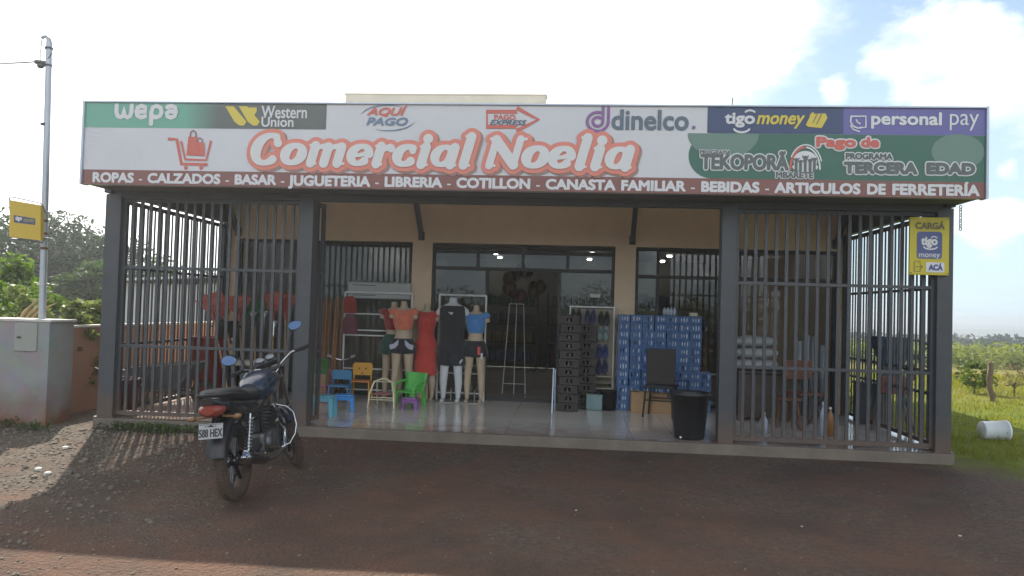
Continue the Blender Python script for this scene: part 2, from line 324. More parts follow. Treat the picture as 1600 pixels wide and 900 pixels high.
def ground_z(x, y):
    z = GZ
    d = max(0., y - 9.); z -= .04 * min(d, 340) * (1 - math.exp(-d / 10))
    if x < -5: z += 0
    z += .028 * mnoise.noise(Vector((x * .35, y * .35, 3))) * min(1, abs(y + .2) / 1.5)
    if -9 < y < -.3 and x < 6: z -= .016 * math.exp(-((x + .35 * y + 1.2 - .3 * math.sin(y * .7)) / .14) ** 2) + .016 * math.exp(-((x + .35 * y - .3 - .3 * math.sin(y * .7)) / .14) ** 2)
    if y < 0: z += .008 * mnoise.noise(Vector((x * 2.1, y * 2.1, 9)))
    return z
def build_ground():
    xs = [-900, -500, -250, -120, -60, -35] + [-24 + i * .8 for i in range(15)] + [-12 + i * .25 for i in range(93)] + [11.5 + i * .9 for i in range(12)] + [26, 36, 55, 90, 150, 260, 500, 900]
    ys = [-60, -30, -18] + [-12 + i * .25 for i in range(49)] + [.4 + i * .4 for i in range(30)] + [12.5 + i for i in range(12)] + [26, 30, 36, 44, 54, 66, 82, 105, 140, 190, 260, 350, 500, 800, 1500]
    mb = MB(); nx = len(xs)
    mb.add([(x, y, ground_z(x, y)) for y in ys for x in xs], [(j * nx + i, j * nx + i + 1, (j + 1) * nx + i + 1, (j + 1) * nx + i) for j in range(len(ys) - 1) for i in range(nx - 1)], True)
    m = bpy.data.materials.new('earth_and_grass'); m.use_nodes = True; nt = m.node_tree; N = nt.nodes; L = nt.links; b = N['Principled BSDF']
    b.inputs['Roughness'].default_value = .95; b.inputs['Specular IOR Level'].default_value = .15
    tc = N.new('ShaderNodeTexCoord'); P = tc.outputs['Object']
    def noise(sc, det=6, ro=.6):
        n = N.new('ShaderNodeTexNoise'); n.inputs['Scale'].default_value = sc; n.inputs['Detail'].default_value = det; n.inputs['Roughness'].default_value = ro; L.new(P, n.inputs['Vector']); return n.outputs['Fac']
    def ramp(v, a, b_, x=0., y=1.):
        r = N.new('ShaderNodeMapRange'); r.inputs['From Min'].default_value = a; r.inputs['From Max'].default_value = b_; r.inputs['To Min'].default_value = x; r.inputs['To Max'].default_value = y; L.new(v, r.inputs['Value']); return r.outputs[0]
    def mix(f, a, b_, bt='MIX'):
        x = N.new('ShaderNodeMix'); x.data_type = 'RGBA'; x.blend_type = bt
        for s, v in (('Factor', f), ('A', a), ('B', b_)):
            if isinstance(v, tuple): x.inputs[s].default_value = v
            elif isinstance(v, float): x.inputs[s].default_value = v
            else: L.new(v, x.inputs[s])
        return x.outputs['Result']
    def mth(op, a, b_, clamp=False):
        n = N.new('ShaderNodeMath'); n.operation = op; n.use_clamp = clamp
        for i, v in enumerate((a, b_)):
            if isinstance(v, (int, float)): n.inputs[i].default_value = v
            else: L.new(v, n.inputs[i])
        return n.outputs[0]
    sx = N.new('ShaderNodeSeparateXYZ'); L.new(P, sx.inputs[0]); X, Y = sx.outputs[0], sx.outputs[1]
    big = noise(.55, 5); mid = noise(3.2, 6); fine = noise(38, 4, .7)
    vor = N.new('ShaderNodeTexVoronoi'); vor.inputs['Scale'].default_value = 34; L.new(P, vor.inputs['Vector'])
    vor2 = N.new('ShaderNodeTexVoronoi'); vor2.inputs['Scale'].default_value = 75; L.new(P, vor2.inputs['Vector'])
    earth = mix(ramp(mid, .35, .65), (.168, .092, .062, 1), (.125, .080, .058, 1))
    sepc = N.new('ShaderNodeSeparateColor'); L.new(vor.outputs['Color'], sepc.inputs[0])
    stone = mix(sepc.outputs[0], (.085, .072, .058, 1), (.20, .172, .135, 1))
    # gravel patch to the left, thinning to bare red soil towards the right and the camera
    gm = mth('ADD', ramp(X, -2.5, -5.0), mth('MULTIPLY', ramp(big, .38, .62), .75))
    gm = mth('MULTIPLY', gm, ramp(Y, -4.9, -3.4, .12, 1.))
    gm = mth('MULTIPLY', gm, ramp(mth('ADD', fine, mth('MULTIPLY', mid, .6)), .55, .95), True)
    earth = mix(mth('MULTIPLY', ramp(noise(.9, 4), .48, .66), .6), earth, (.068, .058, .048, 1))
    soil = mix(gm, earth, stone)
    soil = mix(mth('MULTIPLY', ramp(fine, .3, .7), .55), soil, (.72, .70, .68, 1), 'MULTIPLY')
    # grass to the right and behind
    g1 = mix(ramp(noise(.22, 6), .35, .65), (.115, .13, .02, 1), (.28, .215, .06, 1))
    far = ramp(Y, 5.0, 13.0)
    g1 = mix(far, mix(ramp(mid, .3, .7), (.10, .15, .012, 1), (.19, .20, .025, 1)), g1)
    g1 = mix(mth('MULTIPLY', ramp(noise(14, 5, .7), .35, .65), .6), g1, (.55, .62, .45, 1), 'MULTIPLY')
    gr = mth('MAXIMUM', ramp(mth('ADD', mth('ADD', X, mth('MULTIPLY', Y, .55)), mth('MULTIPLY', mid, 1.2)), 5.2, 6.4), ramp(mth('ADD', Y, mid), 9, 10.5))
    lf = mth('MULTIPLY', ramp(X, -6.1, -6.5), ramp(Y, 1.0, 1.5)); gr = mth('MAXIMUM', gr, lf)
    L.new(mix(gr, soil, g1), b.inputs['Base Color'])
    bp = N.new('ShaderNodeBump'); bp.inputs['Strength'].default_value = .9; bp.inputs['Distance'].default_value = .02
    L.new(mth('ADD', mth('MULTIPLY', vor.outputs['Distance'], 1.0), mth('ADD', mth('MULTIPLY', vor2.outputs['Distance'], .5), fine)), bp.inputs['Height']); L.new(bp.outputs[0], b.inputs['Normal'])
    o = struct(mb, 'ground', m, 'reddish dirt and gravel yard running into a grassy field', fixn=False)
build_ground()

# ---- porch floor: tiled slab with a rough concrete edge
def build_floor():
    mb = MB(); mb.box((0.0, 5.2, -.12), (10.05, 10.46, .24 - .004), .012)
    struct(mb, 'porch_slab', M_CONC, 'rough concrete base slab under the shop porch')
    m = bpy.data.materials.new('glazed_tile'); m.use_nodes = True; nt = m.node_tree; N = nt.nodes; L = nt.links; b = N['Principled BSDF']
    tc = N.new('ShaderNodeTexCoord'); br = N.new('ShaderNodeTexBrick'); br.offset = 0; br.inputs['Scale'].default_value = 1; br.inputs['Brick Width'].default_value = .5; br.inputs['Row Height'].default_value = .5
    br.inputs['Mortar Size'].default_value = .003; br.inputs['Color1'].default_value = (.62, .60, .57, 1); br.inputs['Color2'].default_value = (.66, .64, .61, 1); br.inputs['Mortar'].default_value = (.3, .28, .26, 1)
    L.new(tc.outputs['Object'], br.inputs['Vector'])
    n = N.new('ShaderNodeTexNoise'); n.inputs['Scale'].default_value = 1.6; n.inputs['Detail'].default_value = 8; L.new(tc.outputs['Object'], n.inputs['Vector'])
    r = N.new('ShaderNodeMapRange'); r.inputs['From Min'].default_value = .3; r.inputs['From Max'].default_value = .7; r.inputs['To Min'].default_value = .05; r.inputs['To Max'].default_value = .2; L.new(n.outputs['Fac'], r.inputs['Value']); L.new(r.outputs[0], b.inputs['Roughness'])
    x = N.new('ShaderNodeMix'); x.data_type = 'RGBA'; x.blend_type = 'MULTIPLY'; L.new(br.outputs['Color'], x.inputs['A']); x.inputs['B'].default_value = (.82, .78, .74, 1); L.new(n.outputs['Fac'], x.inputs['Factor']); sp_ = N.new('ShaderNodeSeparateXYZ'); L.new(tc.outputs['Object'], sp_.inputs[0]); n2 = N.new('ShaderNodeTexNoise'); n2.inputs['Scale'].default_value = 3.5; n2.inputs['Detail'].default_value = 8; L.new(tc.outputs['Object'], n2.inputs['Vector'])
    a_ = N.new('ShaderNodeMath'); a_.operation = 'MULTIPLY_ADD'; L.new(n2.outputs['Fac'], a_.inputs[0]); a_.inputs[1].default_value = -1.6; L.new(sp_.outputs[1], a_.inputs[2])
    d_ = N.new('ShaderNodeMapRange'); d_.inputs['From Min'].default_value = .2; d_.inputs['From Max'].default_value = -.9; d_.inputs['To Max'].default_value = .75; L.new(a_.outputs[0], d_.inputs['Value'])
    dx = N.new('ShaderNodeMix'); dx.data_type = 'RGBA'; L.new(x.outputs['Result'], dx.inputs['A']); dx.inputs['B'].default_value = (.25, .15, .10, 1); L.new(d_.outputs[0], dx.inputs['Factor']); L.new(dx.outputs['Result'], b.inputs['Base Color'])
    b.inputs['Specular IOR Level'].default_value = .6
    mb = MB(); mb.add([(-5.0, .02, .002), (5.0, .02, .002), (5.0, 10.4, .002), (-5.0, 10.4, .002)], [(0, 1, 2, 3)])
    struct(mb, 'porch_floor', m, 'glossy pale floor tiles of the porch and the shop')
build_floor()

# ---- the shop building
WY = 3.12
shop = thing('shop_building', 'single storey shop with ochre walls, barred porch and a raised cream parapet', 'building')
def build_shop():
    w = MB()
    piers = [(-5.0, -4.737), (-1.831, -1.508), (1.406, 1.725), (4.801, 5.0)]
    for a, b in piers: w.box(((a + b) / 2, WY + .10, 1.25), (b - a, .20, 2.5))
    w.box((0, WY + .10, 2.5 + .85), (10.0, .20, 1.7))                       # lintel wall over the openings
    for sx in (-1, 1): w.box((sx * 4.92, 7.4 - .6, 2.0), (.16, 7.1, 4.0 - .01))
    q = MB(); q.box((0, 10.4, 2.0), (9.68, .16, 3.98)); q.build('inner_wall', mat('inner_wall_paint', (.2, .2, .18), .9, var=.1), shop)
    w.build('wall', M_WALL, shop)
    p = MB(); p.box((-1.39, WY + .11, 4.55), (3.265, .22, .68)); p.box((-1.39, WY + .11, 4.895), (3.30, .25, .02)); p.build('parapet', M_PAR, shop)
    r = MB(); r.box((0.05, 6.9, 4.08), (10.5, 7.3, .14)); r.build('roof', mat('roof_sheet', (.3, .29, .28), .6, var=.2), shop)
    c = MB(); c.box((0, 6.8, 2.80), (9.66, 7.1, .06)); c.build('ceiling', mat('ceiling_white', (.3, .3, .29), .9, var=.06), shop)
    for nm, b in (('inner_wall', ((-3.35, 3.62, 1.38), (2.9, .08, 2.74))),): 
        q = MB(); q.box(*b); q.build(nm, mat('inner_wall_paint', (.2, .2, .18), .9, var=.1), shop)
    # porch canopy: deck, side fascias, front beam, soffit behind the sign
    d = MB(); d.box((0, 1.35, 3.34), (10.0, 3.5, .06)); d.build('canopy_deck', mat('canopy_sheet', (.62, .61, .58), .7, var=.15), shop)
    for sx in (-1, 1):
        f = MB(); f.box((sx * 4.955, 1.53, 3.01), (.09, 3.14, .52)); f.build('canopy_side', M_STEEL, shop)
    f = MB(); f.box((0, .06, 2.755), (9.78, .10, .115), .006); f.build('front_beam', M_STEEL, shop)
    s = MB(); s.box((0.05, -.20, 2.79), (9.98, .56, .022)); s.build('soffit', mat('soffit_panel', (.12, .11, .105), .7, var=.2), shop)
    for x in (-4.73, -1.69, 1.665, 4.76):
        b = MB(); dirv = Vector((0, -.62, .62)).normalized()
        q = dirv.to_track_quat('Z', 'X').to_matrix()
        b.box((x, 2.80, 2.90), (.075, .075, .84), .004, rot=q); b.box((x, WY - .012, 2.60), (.10, .02, .14), .003); b.build('brace', M_STEEL, shop)
    # posts
    for x0, x1 in ((-5.0, -4.80), (-2.545, -2.375), (2.45, 2.62), (4.83, 5.0)):
        b = MB(); b.box(((x0 + x1) / 2, .085, 1.37), (x1 - x0, .17, 2.74), .006); b.box(((x0 + x1) / 2, .085, .006), (x1 - x0 + .06, .21, .012)); b.build('post', M_STEEL, shop)
    for sx in (-1, 1):
        b = MB(); b.box((sx * 4.90, WY - .06, 1.37), (.08, .08, 2.74), .004); b.build('post', M_STEEL, shop)
    # window and door frames with panes
    G = glass_mat('shop_glass', (.72, .74, .72)); y = WY + .08
    def window(x0, x1, z0, z1, mull=(), trans=()):
        fr = MB(); t = .05
        fr.box(((x0 + x1) / 2, y, z1 - t / 2), (x1 - x0, .06, t)); fr.box(((x0 + x1) / 2, y, z0 + t / 2), (x1 - x0, .06, t))
        for x in (x0 + t / 2, x1 - t / 2): fr.box((x, y + .001, (z0 + z1) / 2), (t, .058, z1 - z0 - 2 * t))
        for x, a, b in mull: fr.box((x, y + .002, (a + b) / 2), (.05, .056, b - a))
        for z, a, b in trans: fr.box(((a + b) / 2, y - .001, z), (b - a, .057, .055))
        return fr
    f = window(-4.737, -1.831, .02, 2.49).build('window', M_ALU, shop)
    g = MB(); g.add([(-4.69, y, .07), (-1.88, y, .07), (-1.88, y, 2.44), (-4.69, y, 2.44)], [(0, 1, 2, 3)]); g.build('pane', G, f)
    f = window(1.725, 4.801, .02, 2.5, [(2.08, .07, 2.45), (3.1, .07, 2.45)], [(2.04, 1.775, 4.75)]).build('window', M_ALU, shop)
    for a, b in ((1.775, 2.055), (2.105, 3.075), (3.125, 4.75)):
        for c_, d_ in ((.07, 2.01), (2.07, 2.45)):
            g = MB(); g.add([(a, y, c_), (b, y, c_), (b, y, d_), (a, y, d_)], [(0, 1, 2, 3)]); g.build('pane', G, f)
    f = window(-1.508, 1.406, .002, 2.49, [(-.775, 2.13, 2.44), (-.05, 2.13, 2.44), (.66, 2.13, 2.44), (-.62, .05, 2.07), (.54, .05, 2.07)], [(2.10, -1.458, 1.356), (2.37, -1.458, 1.356)]).build('shop_front_frame', M_ALU, shop)
    for a, b in ((-1.458, -.80), (-.75, -.075), (-.025, .635), (.685, 1.356)):
        g = MB(); g.add([(a, y, 2.13), (b, y, 2.13), (b, y, 2.34), (a, y, 2.34)], [(0, 1, 2, 3)]); g.build('pane', G, f)
    for a, b in ((-1.458, -.645), (.565, 1.356)):
        g = MB(); g.add([(a, y, .05), (b, y, .05), (b, y, 2.07), (a, y, 2.07)], [(0, 1, 2, 3)]); g.build('pane', G, f)
    s = MB(); s.box((1.11, y - .008, 1.72), (.16, .004, .06)); s.build('sticker', mat('pale_sticker', (.6, .62, .62), .6), f)
build_shop()

# ---- security grilles
BARM = {}
for w_ in (.037, .018):
    BARM[w_] = MB().box((0, 0, 0), (w_, min(w_, .022), 1.0)).mesh('bar'); BARM[w_].materials.append(M_STEEL)
def grille(name, label, p0, p1, z0=.06, z1=2.68, rails=(.88, 1.845), step=.105, bw=.037):
    p0 = Vector((*p0, 0)); p1 = Vector((*p1, 0)); d = p1 - p0; ln = d.length; ang = math.atan2(d.y, d.x)
    t = thing(name, label, 'grille', p0, ang)
    f = MB(); f.box((ln / 2, 0, z0), (ln, .045, .05)); f.box((ln / 2, 0, z1), (ln, .045, .05))
    for x in (.02, ln - .02): f.box((x, 0, (z0 + z1) / 2), (.04, .044, z1 - z0 - .05))
    f.build('frame', M_STEEL, t)
    for z in rails:
        r = MB(); r.box((ln / 2, -.016, z), (ln - .08, .012, .035)); r.build('rail', M_STEEL, t)
    n = int((ln - .1) / step)
    for i in range(1, n + 1):
        o = bpy.data.objects.new('bar', BARM[bw]); COL.objects.link(o); o.parent = t
        o.location = (ln * i / (n + 1), .004, (z0 + z1) / 2); o.scale = (1, 1, z1 - z0 - .05)
grille('security_grille', 'grey barred grille across the porch front, left of the opening behind the motorcycle', (-4.80, .085), (-2.545, .085), step=.112)
grille('security_grille', 'grey barred grille across the porch front, right of the opening beside the black bin', (2.62, .085), (4.83, .085), step=.112)
grille('security_grille', 'grey barred grille closing the left side of the porch towards the brick wall', (-4.92, .18), (-4.92, 3.02), step=.088, bw=.018)
grille('security_grille', 'grey barred grille closing the right side of the porch towards the grass field', (4.92, .18), (4.92, 3.02), rails=(.62, .88, 1.845), step=.104, bw=.018)
grille('gate_leaf', 'narrow grey gate leaf folded inward beside the post next to the small chairs', (-2.40, .19), (-2.36, .37), rails=(.88, 1.845), step=.1)

# ---- fascia sign
SY = -.531
SHADES = {}
def pm(name, col, rough=.45): return mat('print_' + name, col, rough, var=.03, scale=1.5)
W_ = pm('white', (.62, .63, .64)); GREEN1 = pm('mint', (.13, .37, .27)); DARKG = pm('charcoal', (.10, .115, .11)); YEL = pm('yellow', (.62, .50, .06))
REDP = pm('red', (.55, .12, .09)); MAROON = pm('maroon', (.21, .085, .07)); NAVY = pm('navy', (.035, .06, .14)); PURP = pm('purple', (.13, .12, .34)); DGREEN = pm('deep_green', (.035, .13, .09))
W_B = mat('print_banner_white', (.57, .58, .60), .42, var=.05, scale=1.2, bump=.35, bscale=1.3)
SLATE = pm('slate', (.09, .13, .17)); BLUEG = pm('bluegrey', (.14, .20, .30)); VIOLET = pm('violet', (.22, .10, .27)); TGREY = pm('textgrey', (.10, .12, .115)); SILVER = pm('silver', (.66, .67, .67))
sign = thing('fascia_sign', 'long white printed shop sign with red lettering across the whole front above the porch', 'sign', (0, SY, 2.775))
def sp(mb, name, m, lab=None): return mb.build(name, m, sign, (0, SY, 2.775), fixn=False, label=lab)
def S(u, w, dy=0.): p = at(u, w, SY); return (p.x, p.z)
XL, XR, ZB, ZT = -4.955, 5.06, 2.775, 3.743
def build_sign():
    b = MB(); b.box(((XL + XR) / 2, SY + .055, (ZB + ZT) / 2), (XR - XL, .09, ZT - ZB)); b.build('sign_box', W_B, sign, (0, SY, 2.775))
    e = MB()
    for x in (XL - .012, XR + .012): e.box((x, SY + .05, (ZB + ZT) / 2), (.025, .13, ZT - ZB + .01))
    e.box(((XL + XR) / 2, SY + .05, ZT - .006), (XR - XL, .13, .016)); e.build('edge_trim', mat('trim_metal', (.42, .47, .55), .4, .4), sign, (0, SY, 2.775))
    ya, yb, yc, yd, ye = SY + .008, SY + .005, SY + .002, SY - .001, SY - .004     # layers, nearer the street each time
    def rect(x0, x1, z0, z1, y, m, nm='panel'): sp(flat(MB(), [(x0, z0), (x1, z0), (x1, z1), (x0, z1)], y), nm, m)
    rect(XL, XR, ZB, 2.945, ya, MAROON, 'banner_strip')
    # mint panel fading to charcoal as a printed blend
    m = bpy.data.materials.new('print_mint_blend'); m.use_nodes = True; nt = m.node_tree; N = nt.nodes; L = nt.links; tc = N.new('ShaderNodeTexCoord'); sx = N.new('ShaderNodeSeparateXYZ'); L.new(tc.outputs['Object'], sx.inputs[0])
    mr = N.new('ShaderNodeMapRange'); mr.inputs['From Min'].default_value = -3.75; mr.inputs['From Max'].default_value = -3.35; L.new(sx.outputs[0], mr.inputs['Value'])
    mx = N.new('ShaderNodeMix'); mx.data_type = 'RGBA'; mx.inputs['A'].default_value = (.13, .37, .27, 1); mx.inputs['B'].default_value = (.10, .115, .11, 1); L.new(mr.outputs[0], mx.inputs['Factor']); L.new(mx.outputs['Result'], N['Principled BSDF'].inputs['Base Color']); N['Principled BSDF'].inputs['Roughness'].default_value = .45
    rect(XL, -2.078, 3.437, ZT, ya, m)
    rect(2.168, 3.602, 3.440, ZT, ya, NAVY); rect(3.602, XR, 3.440, ZT, ya, PURP)
    pts = arc(2.22, 3.1915, .246, .2465, 90, 270, 20)
    sp(flat(MB(), [(XR, 3.438), *pts, (XR, 2.945)], ya), 'panel', DGREEN)
    pale = pm('pale_green', (.13, .22, .18)); c = S(1130, 214); sp(flat(MB(), [(c[0] - .38, 3.436), *arc(c[0], 3.436, .38, .27, 180, 360, 20)[1:-1], (c[0] + .38, 3.436)], yb), 'printed_disc', pale)
    c = S(1497, 237); disc(q := MB(), c, .27, .19, yb); sp(q, 'printed_disc', pale)
    def txt(s, lb, rt, m, y=yc, **k):
        a = S(*lb); b_ = S(*rt); q = MB(); text_fit(q, s, a[0], b_[0], a[1], b_[1], y, **k); sp(q, 'lettering', m)
    def txt_out(s, lb, rt, m, mo, g, **k):
        a = S(*lb); b_ = S(*rt); q = MB(); text_fit(q, s, a[0], b_[0], a[1], b_[1], yc, grow=g, **k); sp(q, 'letter_outline', mo)
        q = MB(); text_fit(q, s, a[0], b_[0], a[1], b_[1], ye, **k); sp(q, 'lettering', m)
    # rounded word in the mint panel drawn as strokes
    q = MB(); a = S(179, 183); b_ = S(276, 165); k = (b_[0] - a[0]) / 4.05; z0 = a[1]; hz = .135
    def T(p): return (a[0] + p[0] * k, z0 + p[1] * hz)
    H = .026
    ribbon(q, [T(p) for p in ((.1, 1), (.1, .45), (.2, .1), (.4, .0), (.55, .12), (.6, .45), (.6, .8), (.6, .45), (.66, .12), (.85, 0), (1.02, .1), (1.1, .45), (1.1, 1))], H, yc)
    ribbon(q, [T(p) for p in ((1.45, .5), (2.05, .5), (2.0, .85), (1.75, 1), (1.5, .85), (1.42, .5), (1.5, .15), (1.75, 0), (2.0, .1))], H, yc - .0005)
    ribbon(q, [T(p) for p in ((2.42, -.55), (2.42, .5), (2.5, .88), (2.75, 1.), (3.0, .85), (3.08, .5), (3.0, .15), (2.75, 0), (2.5, .1))], H, yc - .001)
    ribbon(q, [T(p) for p in ((3.45, .9), (3.7, 1), (3.95, .88), (4.02, .5), (3.95, .12), (3.7, 0), (3.47, .12), (3.42, .4), (3.6, .55), (4.0, .5))], H, yc - .0015)
    sp(q, 'lettering', W_)
    # twin slanted bars logo
    q = MB()
    for u0, u1 in ((352, 366), (373, 381)):
        pl = [S(u0, 166), S(u0 + 13, 166), S(u0 + 33, 190), S(u0 + 29, 196), S(u0 + 22, 196), S(u0 + 14, 190)]
        flat(q, pl, yc - .0004 * (u0 > 360))
    flat(q, [S(388, 168), S(401, 168), S(401, 174), S(391, 190), S(385, 180)], yc - .001)
    sp(q, 'logo', YEL)
    txt('Western', (408, 184.5), (480, 165.5), W_, bold=.003); txt('Union', (408, 198), (459, 182.5), W_, bold=.003)
    txt('AQUÍ', (573, 182.5), (637, 165), REDP, shear=.3, bold=.006); txt('PAGO', (572, 196), (638, 183.5), BLUEG, shear=.25, bold=.006)
    q = MB(); c0 = S(606, 184); ribbon(q, arc(c0[0], c0[1], .32, .145, 60, 170, 18), [.001 + .006 * math.sin(math.pi * i / 17) for i in range(18)], yc, caps=False); ribbon(q, arc(c0[0], c0[1], .32, .145, 245, 345, 18), [.001 + .006 * math.sin(math.pi * i / 17) for i in range(18)], yc, caps=False); sp(q, 'logo', BLUEG)
    q = MB(); ribbon(q, [S(*p) for p in ((761, 174), (808, 174.5), (807.5, 168.5), (841, 186.5), (807, 204.5), (807.5, 197.5), (761, 198))], .022, yc, closed=True); sp(q, 'logo', REDP)
    txt('PAGO', (772, 187), (806, 179), REDP, bold=.003); txt('EXPRESS', (765, 195.5), (823, 187.5), SLATE, shear=.35, bold=.003)
    # purple d mark
    q = MB(); c1 = S(934, 190); ribbon(q, [(c1[0] + .115, c1[1] + .155), (c1[0] + .115, c1[1]), *arc(c1[0], c1[1], .115, .105, 0, -300, 22)[1:]], .0165, yc)
    ribbon(q, [(c1[0] + .055, c1[1] + .155), (c1[0] + .055, c1[1]), *arc(c1[0], c1[1], .055, .05, 0, -300, 18)[1:]], .0165, yc - .0005); sp(q, 'logo', VIOLET)
    txt('dinelco', (955, 203), (1077, 171.5), SLATE, bold=.008); q = MB(); c = S(1084, 199); disc(q, c, .02, .02, yc); sp(q, 'logo', VIOLET)
    txt('tigo', (1132, 199), (1180, 176), W_, bold=.007); q = MB(); c = S(1159, 199.5); ribbon(q, arc(c[0], c[1], .085, .05, 200, 340, 12), .011, yc - .001); c = S(1172, 176); ribbon(q, arc(c[0], c[1] - .01, .055, .035, 30, 150, 10), .010, yc - .001); sp(q, 'logo', W_)
    txt('money', (1182, 200.5), (1258, 180), YEL, shear=.25, bold=.005)
    q = MB(); flat(q, [S(1266, 178), S(1290, 177), S(1293, 184), S(1284, 200), S(1262, 198)], yc); ribbon(q, [S(1270, 177), S(1261, 195)], .012, yc - .001); sp(q, 'logo', YEL)
    q = MB(); ribbon(q, [S(1277, 178), S(1270, 192)], .004, yd); ribbon(q, [S(1284, 178), S(1276, 194)], .004, yd); sp(q, 'logo', NAVY)
    q = MB(); ribbon(q, [S(*p) for p in ((1330, 181.5), (1353, 181.5), (1353, 199), (1345, 199))], .008, yc); ribbon(q, [S(1330, 181.5), *[S(*p) for p in ((1329, 190), (1333, 197), (1340, 200), (1346, 199.5))]], .008, yc - .0006)
    ribbon(q, [S(*p) for p in ((1338, 187), (1340, 191), (1344, 193))], .007, yc - .001); ribbon(q, [S(*p) for p in ((1329, 196), (1333, 202), (1343, 205.5))], .007, yc - .001); sp(q, 'logo', SILVER)
    txt('personal', (1361, 201), (1472, 175.5), SILVER, bold=.006); txt('pay', (1484, 203.5), (1530, 178), SILVER)
    txt_out('Pago', (1275, 234), (1338, 214), REDP, W_, .016, bold=.009); txt_out('de', (1345, 230.5), (1374, 214), REDP, W_, .016, bold=.009)
    txt_out('PROGRAMA', (1093.5, 241), (1142, 234.5), TGREY, SILVER, .006, bold=.002); txt_out('TEKOPORÃ', (1094, 265), (1233, 236), TGREY, SILVER, .013, bold=.010)
    txt_out('MBARETE', (1212, 278), (1271, 269), TGREY, SILVER, .009, bold=.004)
    txt_out('PROGRAMA', (1321, 249), (1395, 239.5), TGREY, SILVER, .011, bold=.005); txt_out('TERCERA', (1318, 271.5), (1434, 253.5), TGREY, SILVER, .014, bold=.012); txt_out('EDAD', (1447, 272.5), (1524, 254.5), TGREY, SILVER, .014, bold=.012)
    # family emblem: arch over raised-arm figures
    c = S(1258, 264); q = MB(); ribbon(q, arc(c[0], c[1], .155, .235, 95, 180, 16), .012, yc); sp(q, 'emblem', REDP)
    q = MB(); ribbon(q, arc(c[0], c[1], .155, .235, 0, 85, 16), .009, yc); ribbon(q, arc(c[0] + .005, c[1], .175, .262, 20, 150, 16), .007, yc - .0005); sp(q, 'emblem', SILVER)
    q = MB(); disc(q, (c[0], c[1] + .09), .125, .105, yc - .001); disc(q, (c[0], c[1] + .02), .135, .05, yc - .0012); sp(q, 'emblem', SILVER)
    q = MB()
    for i, (dx, h) in enumerate(((-.095, .8), (-.05, .65), (0, 1.0), (.05, .75), (.095, .85))):
        x = c[0] + dx; zz = c[1]; disc(q, (x, zz + .125 * h), .017, .017, ye - i * .0004)
        ribbon(q, [(x - .028, zz + .14 * h), (x, zz + .085 * h), (x + .028, zz + .14 * h)], .007, ye - i * .0004 - .0001); ribbon(q, [(x, zz + .09 * h), (x, zz - .02)], .015, ye - i * .0004 - .0002)
    sp(q, 'emblem', TGREY)
    # cart with two bags
    q = MB(); ribbon(q, [S(*p) for p in ((264, 217), (276, 217.5), (283, 256), (322, 257))], .018, yc); ribbon(q, [S(*p) for p in ((283, 222), (289, 249), (322, 250), (329, 221))], .013, yc - .0006)
    for u in (290, 314): disc(q, S(u, 262), .022, .022, yc)
    flat(q, [S(294, 214), S(308, 213.5), S(305, 243), S(291, 242.5)], yc - .001); flat(q, [S(305, 222), S(319, 222.5), S(320, 243.5), S(304, 243)], yd); sp(q, 'logo', REDP)
    q = MB(); ribbon(q, [S(*p) for p in ((297, 214), (298, 206), (302, 204), (306, 207), (306, 213))], .008, yc - .0014); ribbon(q, [S(*p) for p in ((308, 222), (309, 217), (312, 215.5), (316, 218), (316, 222))], .007, yd - .0005); sp(q, 'logo', MAROON)
    # fine contour rings printed at the left
    q = MB()
    for i in range(9): ribbon(q, arc(XL + .02, 2.97, .10 + .075 * i, .07 + .05 * i, 4, 88, 14), .0022, yb, caps=False)
    sp(q, 'printed_rings', pm('pale_rings', (.55, .57, .6)))
    # product line
    line = 'ROPAS - CALZADOS - BASAR - JUGUETERIA - LIBRERIA - COTILLON - CANASTA FAMILIAR - BEBIDAS - ARTICULOS DE FERRETERÍA'
    def tw(t): vs = text_polys(t)[0]; return min(v[0] for v in vs), max(v[0] for v in vs), max(v[1] for v in vs) - min(v[1] for v in vs), min(v[1] for v in vs)
    l0, l1, _, _ = tw(line); la = S(144, 287); lb = S(1531, 307); kx = (lb[0] - la[0]) / (l1 - l0); hcap = tw('E')[2]; done = ''
    for wd in line.split(' '):
        done += wd; r_ = tw(done)[1]; a0, a1, hh, ymin = tw(wd); wl = r_ - (a1 - a0); done += ' '
        q = MB(); kz = .118 / hcap; z0 = 2.795
        text_fit(q, wd, la[0] + (wl - l0) * kx, la[0] + (r_ - l0) * kx, z0 + ymin * kz, z0 + (ymin + hh) * kz, yc, bold=.008 if wd != '-' else 0.); sp(q, 'lettering', W_)
    # the shop name: fat slanted letters built from thick-thin strokes
    def ell(cx, cz, rx, rz, a0, a1, n, wt, wn): 
        P = arc(cx, cz, rx, rz, a0, a1, n); ws = [wn + (wt - wn) * abs(math.cos(R(a0 + (a1 - a0) * i / (n - 1)))) ** 1.5 for i in range(n)]; return (P, ws)
    def stem(x, z0, z1, w=.165): return ([(x, z0 + w * .5), (x, z1 - w * .5)], [w, w])
    def ser(x, z, d=1, l=.2): return ([(x, z), (x + d * l, z)], [.07, .05])
